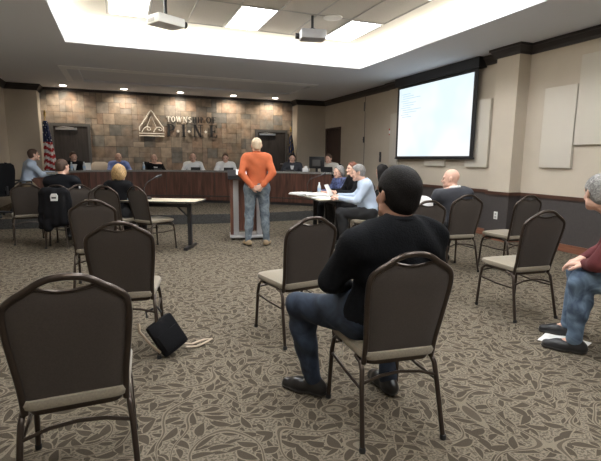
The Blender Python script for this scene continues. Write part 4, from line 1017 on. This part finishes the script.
MB().box((0, 0, .34), (.42, .03, .30), None, .01).build('display', 'black', t); MB().box((0, -.025, .33), (.22, .03, .16), None, .01).build('rear_housing', 'frame', t)
MB().box((0, 0, .12), (.05, .03, .22)).build('stand', 'black', t); MB().box((0, 0, .008), (.22, .16, .016), None, .005).build('base', 'black', t)
t = thing('laptop', 'black laptop open on the counter between the monitor and the person in cream', 'laptop', (4.90, 10.25, WZ), R(-55))
MB().box((0, .0, .011), (.34, .24, .02), None, .004).build('keyboard_base', 'black', t); MB().box((0, -.15, .13), (.34, .012, .23), Matrix.Rotation(R(15), 3, 'X'), .004).build('lid', 'black', t)
t = thing('tissue_box', 'small white box on the counter ledge beside the monitor', 'box', (4.32, 10.42, LZ), R(-42))
MB().box((0, 0, .045), (.15, .10, .09), None, .006).build('carton', 'white', t); MB().poly([(-.03, 0, 0), (.03, 0, 0), (.045, 0, .04), (0, 0, .055), (-.04, 0, .035)], (0, -.004, .09), (0, .004, .09)).build('tissue', 'paper', t)
t = thing('folder', 'pale blue folder lying across the seat back of the sideways chair', 'folder', (.10, 6.98, .72), R(0))
bpy.data.objects.remove(t)
t = thing('folder', 'pale blue folder on the left folding table behind the sideways chair', 'folder', (.12, 7.28, TZ), R(-30))
MB().box((0, 0, .012), (.32, .24, .02), None, .003).build('cover', 'bluep', t); MB().box((0.01, 0, .026), (.28, .21, .006), None, .001).build('sheets', 'paper', t)

# ---- lectern
t = thing('lectern', 'slim lectern of dark wood and silver panels with a sloped black top', 'lectern', (2.03, 7.52, 0), R(-12))
MB().box((0, 0, .05), (.62, .50, .03), None, .008).build('base', 'greym', t)
for s in (-1, 1):
    for q in (-1, 1):
        c = V((s * .27, q * .21, .025)); MB().tube([c - V((.012, 0, 0)), c + V((.012, 0, 0))], .025, 12).build('caster', 'black', t)
    MB().bb(s * .27 - .028, s * .27 + .028, -.07, .07, .065, 1.02, .006).build('side_post', 'lwood', t)
    MB().bb(s * .20 - .045, s * .20 + .045, -.09, .05, .065, 1.0, .006).build('silver_column', 'greym', t)
MB().bb(-.155, .155, .03, .05, .12, 1.0).build('front_panel', 'lwood', t)
MB().poly([(-.33, -.24, 1.02), (-.33, .22, 1.10), (-.33, .22, 1.17), (-.33, -.24, 1.06)], (0, 0, 0), (.66, 0, 0)).build('sloped_top', 'black', t)
MB().bb(-.33, .33, -.255, -.235, 1.03, 1.085).build('book_stop', 'black', t)
o = MB().box((0, 0, .004), (.22, .30, .006)).build('paper', 'paper', None, False); o.matrix_world = Matrix.Translation((1.93, 7.44, 1.135)) @ Matrix.Rotation(R(-12), 4, 'Z') @ Matrix.Rotation(R(13.5), 4, 'X'); tag(o, 'white sheet lying on the sloped top of the lectern', 'paper')

# ---- flags
def flag(label, x, y, us, ztop=2.26):
    t = thing('flag', label, 'flag', (x, y, PZ))
    z1 = ztop - PZ
    MB().lathe([(.15, 0), (.15, .02), (.05, .05), (.03, .10), (.02, .12)], 20).build('stand', 'gold', t)
    MB().tube([(0, 0, .1), (0, 0, z1)], .013, 10).build('pole', 'gold' if us else 'lwood', t)
    MB().lathe([(.004, .0), (.03, .02), (.022, .05), (.035, .08), (.02, .13), (.002, .19)], 12, (0, 0, z1)).build('finial', 'gold', t)
    bm = bmesh.new(); lay = bm.loops.layers.float_color.new('tile'); n = 48; K = 40; rows = []
    for k in range(K + 1):
        v = k / K; z = z1 - .10 - v * 1.25; rad = .035 + .10 * v ** .8
        rows.append([bm.verts.new(((rad + .022 * math.sin(6 * a + 2 * v) * v ** .4 + .010 * math.sin(11 * a + 1)) * math.cos(a) + .05 * v, (rad * .75 + .022 * math.sin(6 * a + 2 * v) * v ** .4) * math.sin(a), z)) for a in [2 * PI * i / n for i in range(n)]])
    for k in range(K):
        for i in range(n):
            f = bm.faces.new((rows[k][i], rows[k][(i + 1) % n], rows[k + 1][(i + 1) % n], rows[k + 1][i])); f.smooth = True
            a = i / n * 4; v = k / K; s = v * 1.25 - .22 * abs(((a * .5 + .25) % 1) - .5)
            if us:
                if v < .42: c = (.75, .75, .75, 1) if (i * 7 + k * 3) % 11 == 0 and k % 2 else (.02, .028, .085, 1)
                else: c = (.42, .025, .03, 1) if int(s / .085) % 2 else (.72, .68, .66, 1)
            else: c = (.02, .03, .08, 1) if (k + i) % 9 else (.35, .25, .05, 1)
            for l in f.loops: l[lay] = c
    for rw in (rows[0][::-1], rows[-1]): 
        f = bm.faces.new(rw)
        for l in f.loops: l[lay] = (.3, .05, .05, 1) if us else (.02, .03, .08, 1)
    me = bpy.data.meshes.new('cloth'); bm.to_mesh(me); bm.free(); link('cloth', me, 'flag', t)
flag('furled American flag on a gold pole in front of the stone wall at the left', -1.70, 13.35, True, 2.38)
flag('dark furled flag with a gold tip at the right end of the stone wall', 5.12, 13.62, False, 2.20)

# ---- bag, papers on floor and chairs
t = thing('bag', 'black laptop bag slumped on the carpet against a chair leg', 'bag', (.26, 3.10, 0), R(24))
mb = MB(); Rb = Matrix.Rotation(R(-24), 3, 'Y') @ Matrix.Rotation(R(-22), 3, 'X')
mb.box((0, 0, 0), (.20, .075, .25), None, .028); bmesh.ops.subdivide_edges(mb.bm, edges=[e for e in mb.bm.edges if e.calc_length() > .08], cuts=3, use_grid_fill=True)
for v in mb.bm.verts:
    q = v.co; v.co.y += .012 * math.cos(q.x * 14) * math.cos(q.z * 11) * (1 if q.y > 0 else -1) + .004 * math.sin(31 * q.x + 17 * q.z)
bmesh.ops.transform(mb.bm, matrix=Matrix.Translation((0, .02, .145)) @ Rb.to_4x4(), verts=mb.bm.verts)
bo = mb.build('bag_body', 'blackf', t)
MB().box((0, -.044, -.03), (.16, .02, .13), None, .008).build('front_pocket', 'blackf', bo).matrix_local = Matrix.Translation((0, .02, .145)) @ Rb.to_4x4()
MB().tube([(-.07, .0, .04), (-.125, .03, .11), (-.175, .075, .20), (-.165, .10, .245)], .010, 8, flat=2.).build('zip_edge', 'strap', bo)
MB().tube([(-.10, .10, .27), (-.10, .12, .31), (-.02, .11, .33), (0, .09, .29)], .009, 8).build('handle', 'black', bo)
MB().tube([(.12, -.02, .03), (.20, -.03, .012), (.29, -.015, .010), (.36, .01, .010), (.31, .04, .010), (.20, .03, .012), (.13, .03, .04)], .006, 8, flat=2.).build('shoulder_strap', 'strap', t)
sheet('paper_sheet', 3.10, 2.28, .003, 20, .22, .30, 'white paper on the carpet behind the black shoe at the right edge', n=2, th=.002)
o = MB().poly([(0, 0, 0), (.09, 0, .01), (.05, .0, -.085)], (0, -.002, 0), (0, .0, 0)).build('paper_sheet', 'paper', None, False); o.location = (1.04, 1.985, .415); o.rotation_euler = (0, 0, R(60)); tag(o, 'corner of a white paper sticking out under the seat of the foreground man', 'paper')

# ------------------------------------------------------------------ camera and render settings
F_ = 448.; yaw, pit, rol = R(21.9), R(9.1), R(.44)
fw = V((math.sin(yaw) * math.cos(pit), math.cos(yaw) * math.cos(pit), -math.sin(pit)))
r0 = V((math.cos(yaw), -math.sin(yaw), 0)); u0 = r0.cross(fw)
Rv = r0 * math.cos(rol) + u0 * math.sin(rol); Uv = -r0 * math.sin(rol) + u0 * math.cos(rol)
cd = bpy.data.cameras.new('camera'); cam = bpy.data.objects.new('camera', cd); col.objects.link(cam)
mw = Matrix((Rv, Uv, -fw)).transposed().to_4x4(); mw.translation = (0, 0, 1.37); cam.matrix_world = mw
cd.sensor_fit = 'HORIZONTAL'; cd.sensor_width = 36; cd.lens = 36 * F_ / 601.; cd.clip_start = .05
bpy.context.scene.camera = cam
w = bpy.data.worlds.new('world'); bpy.context.scene.world = w; w.use_nodes = True; w.node_tree.nodes['Background'].inputs[0].default_value = (.5, .5, .5, 1); w.node_tree.nodes['Background'].inputs[1].default_value = .3
vs = bpy.context.scene.view_settings; vs.view_transform = 'Standard'; vs.look = 'None'; vs.gamma = 1; vs.use_curve_mapping = False; vs.exposure = 1.35
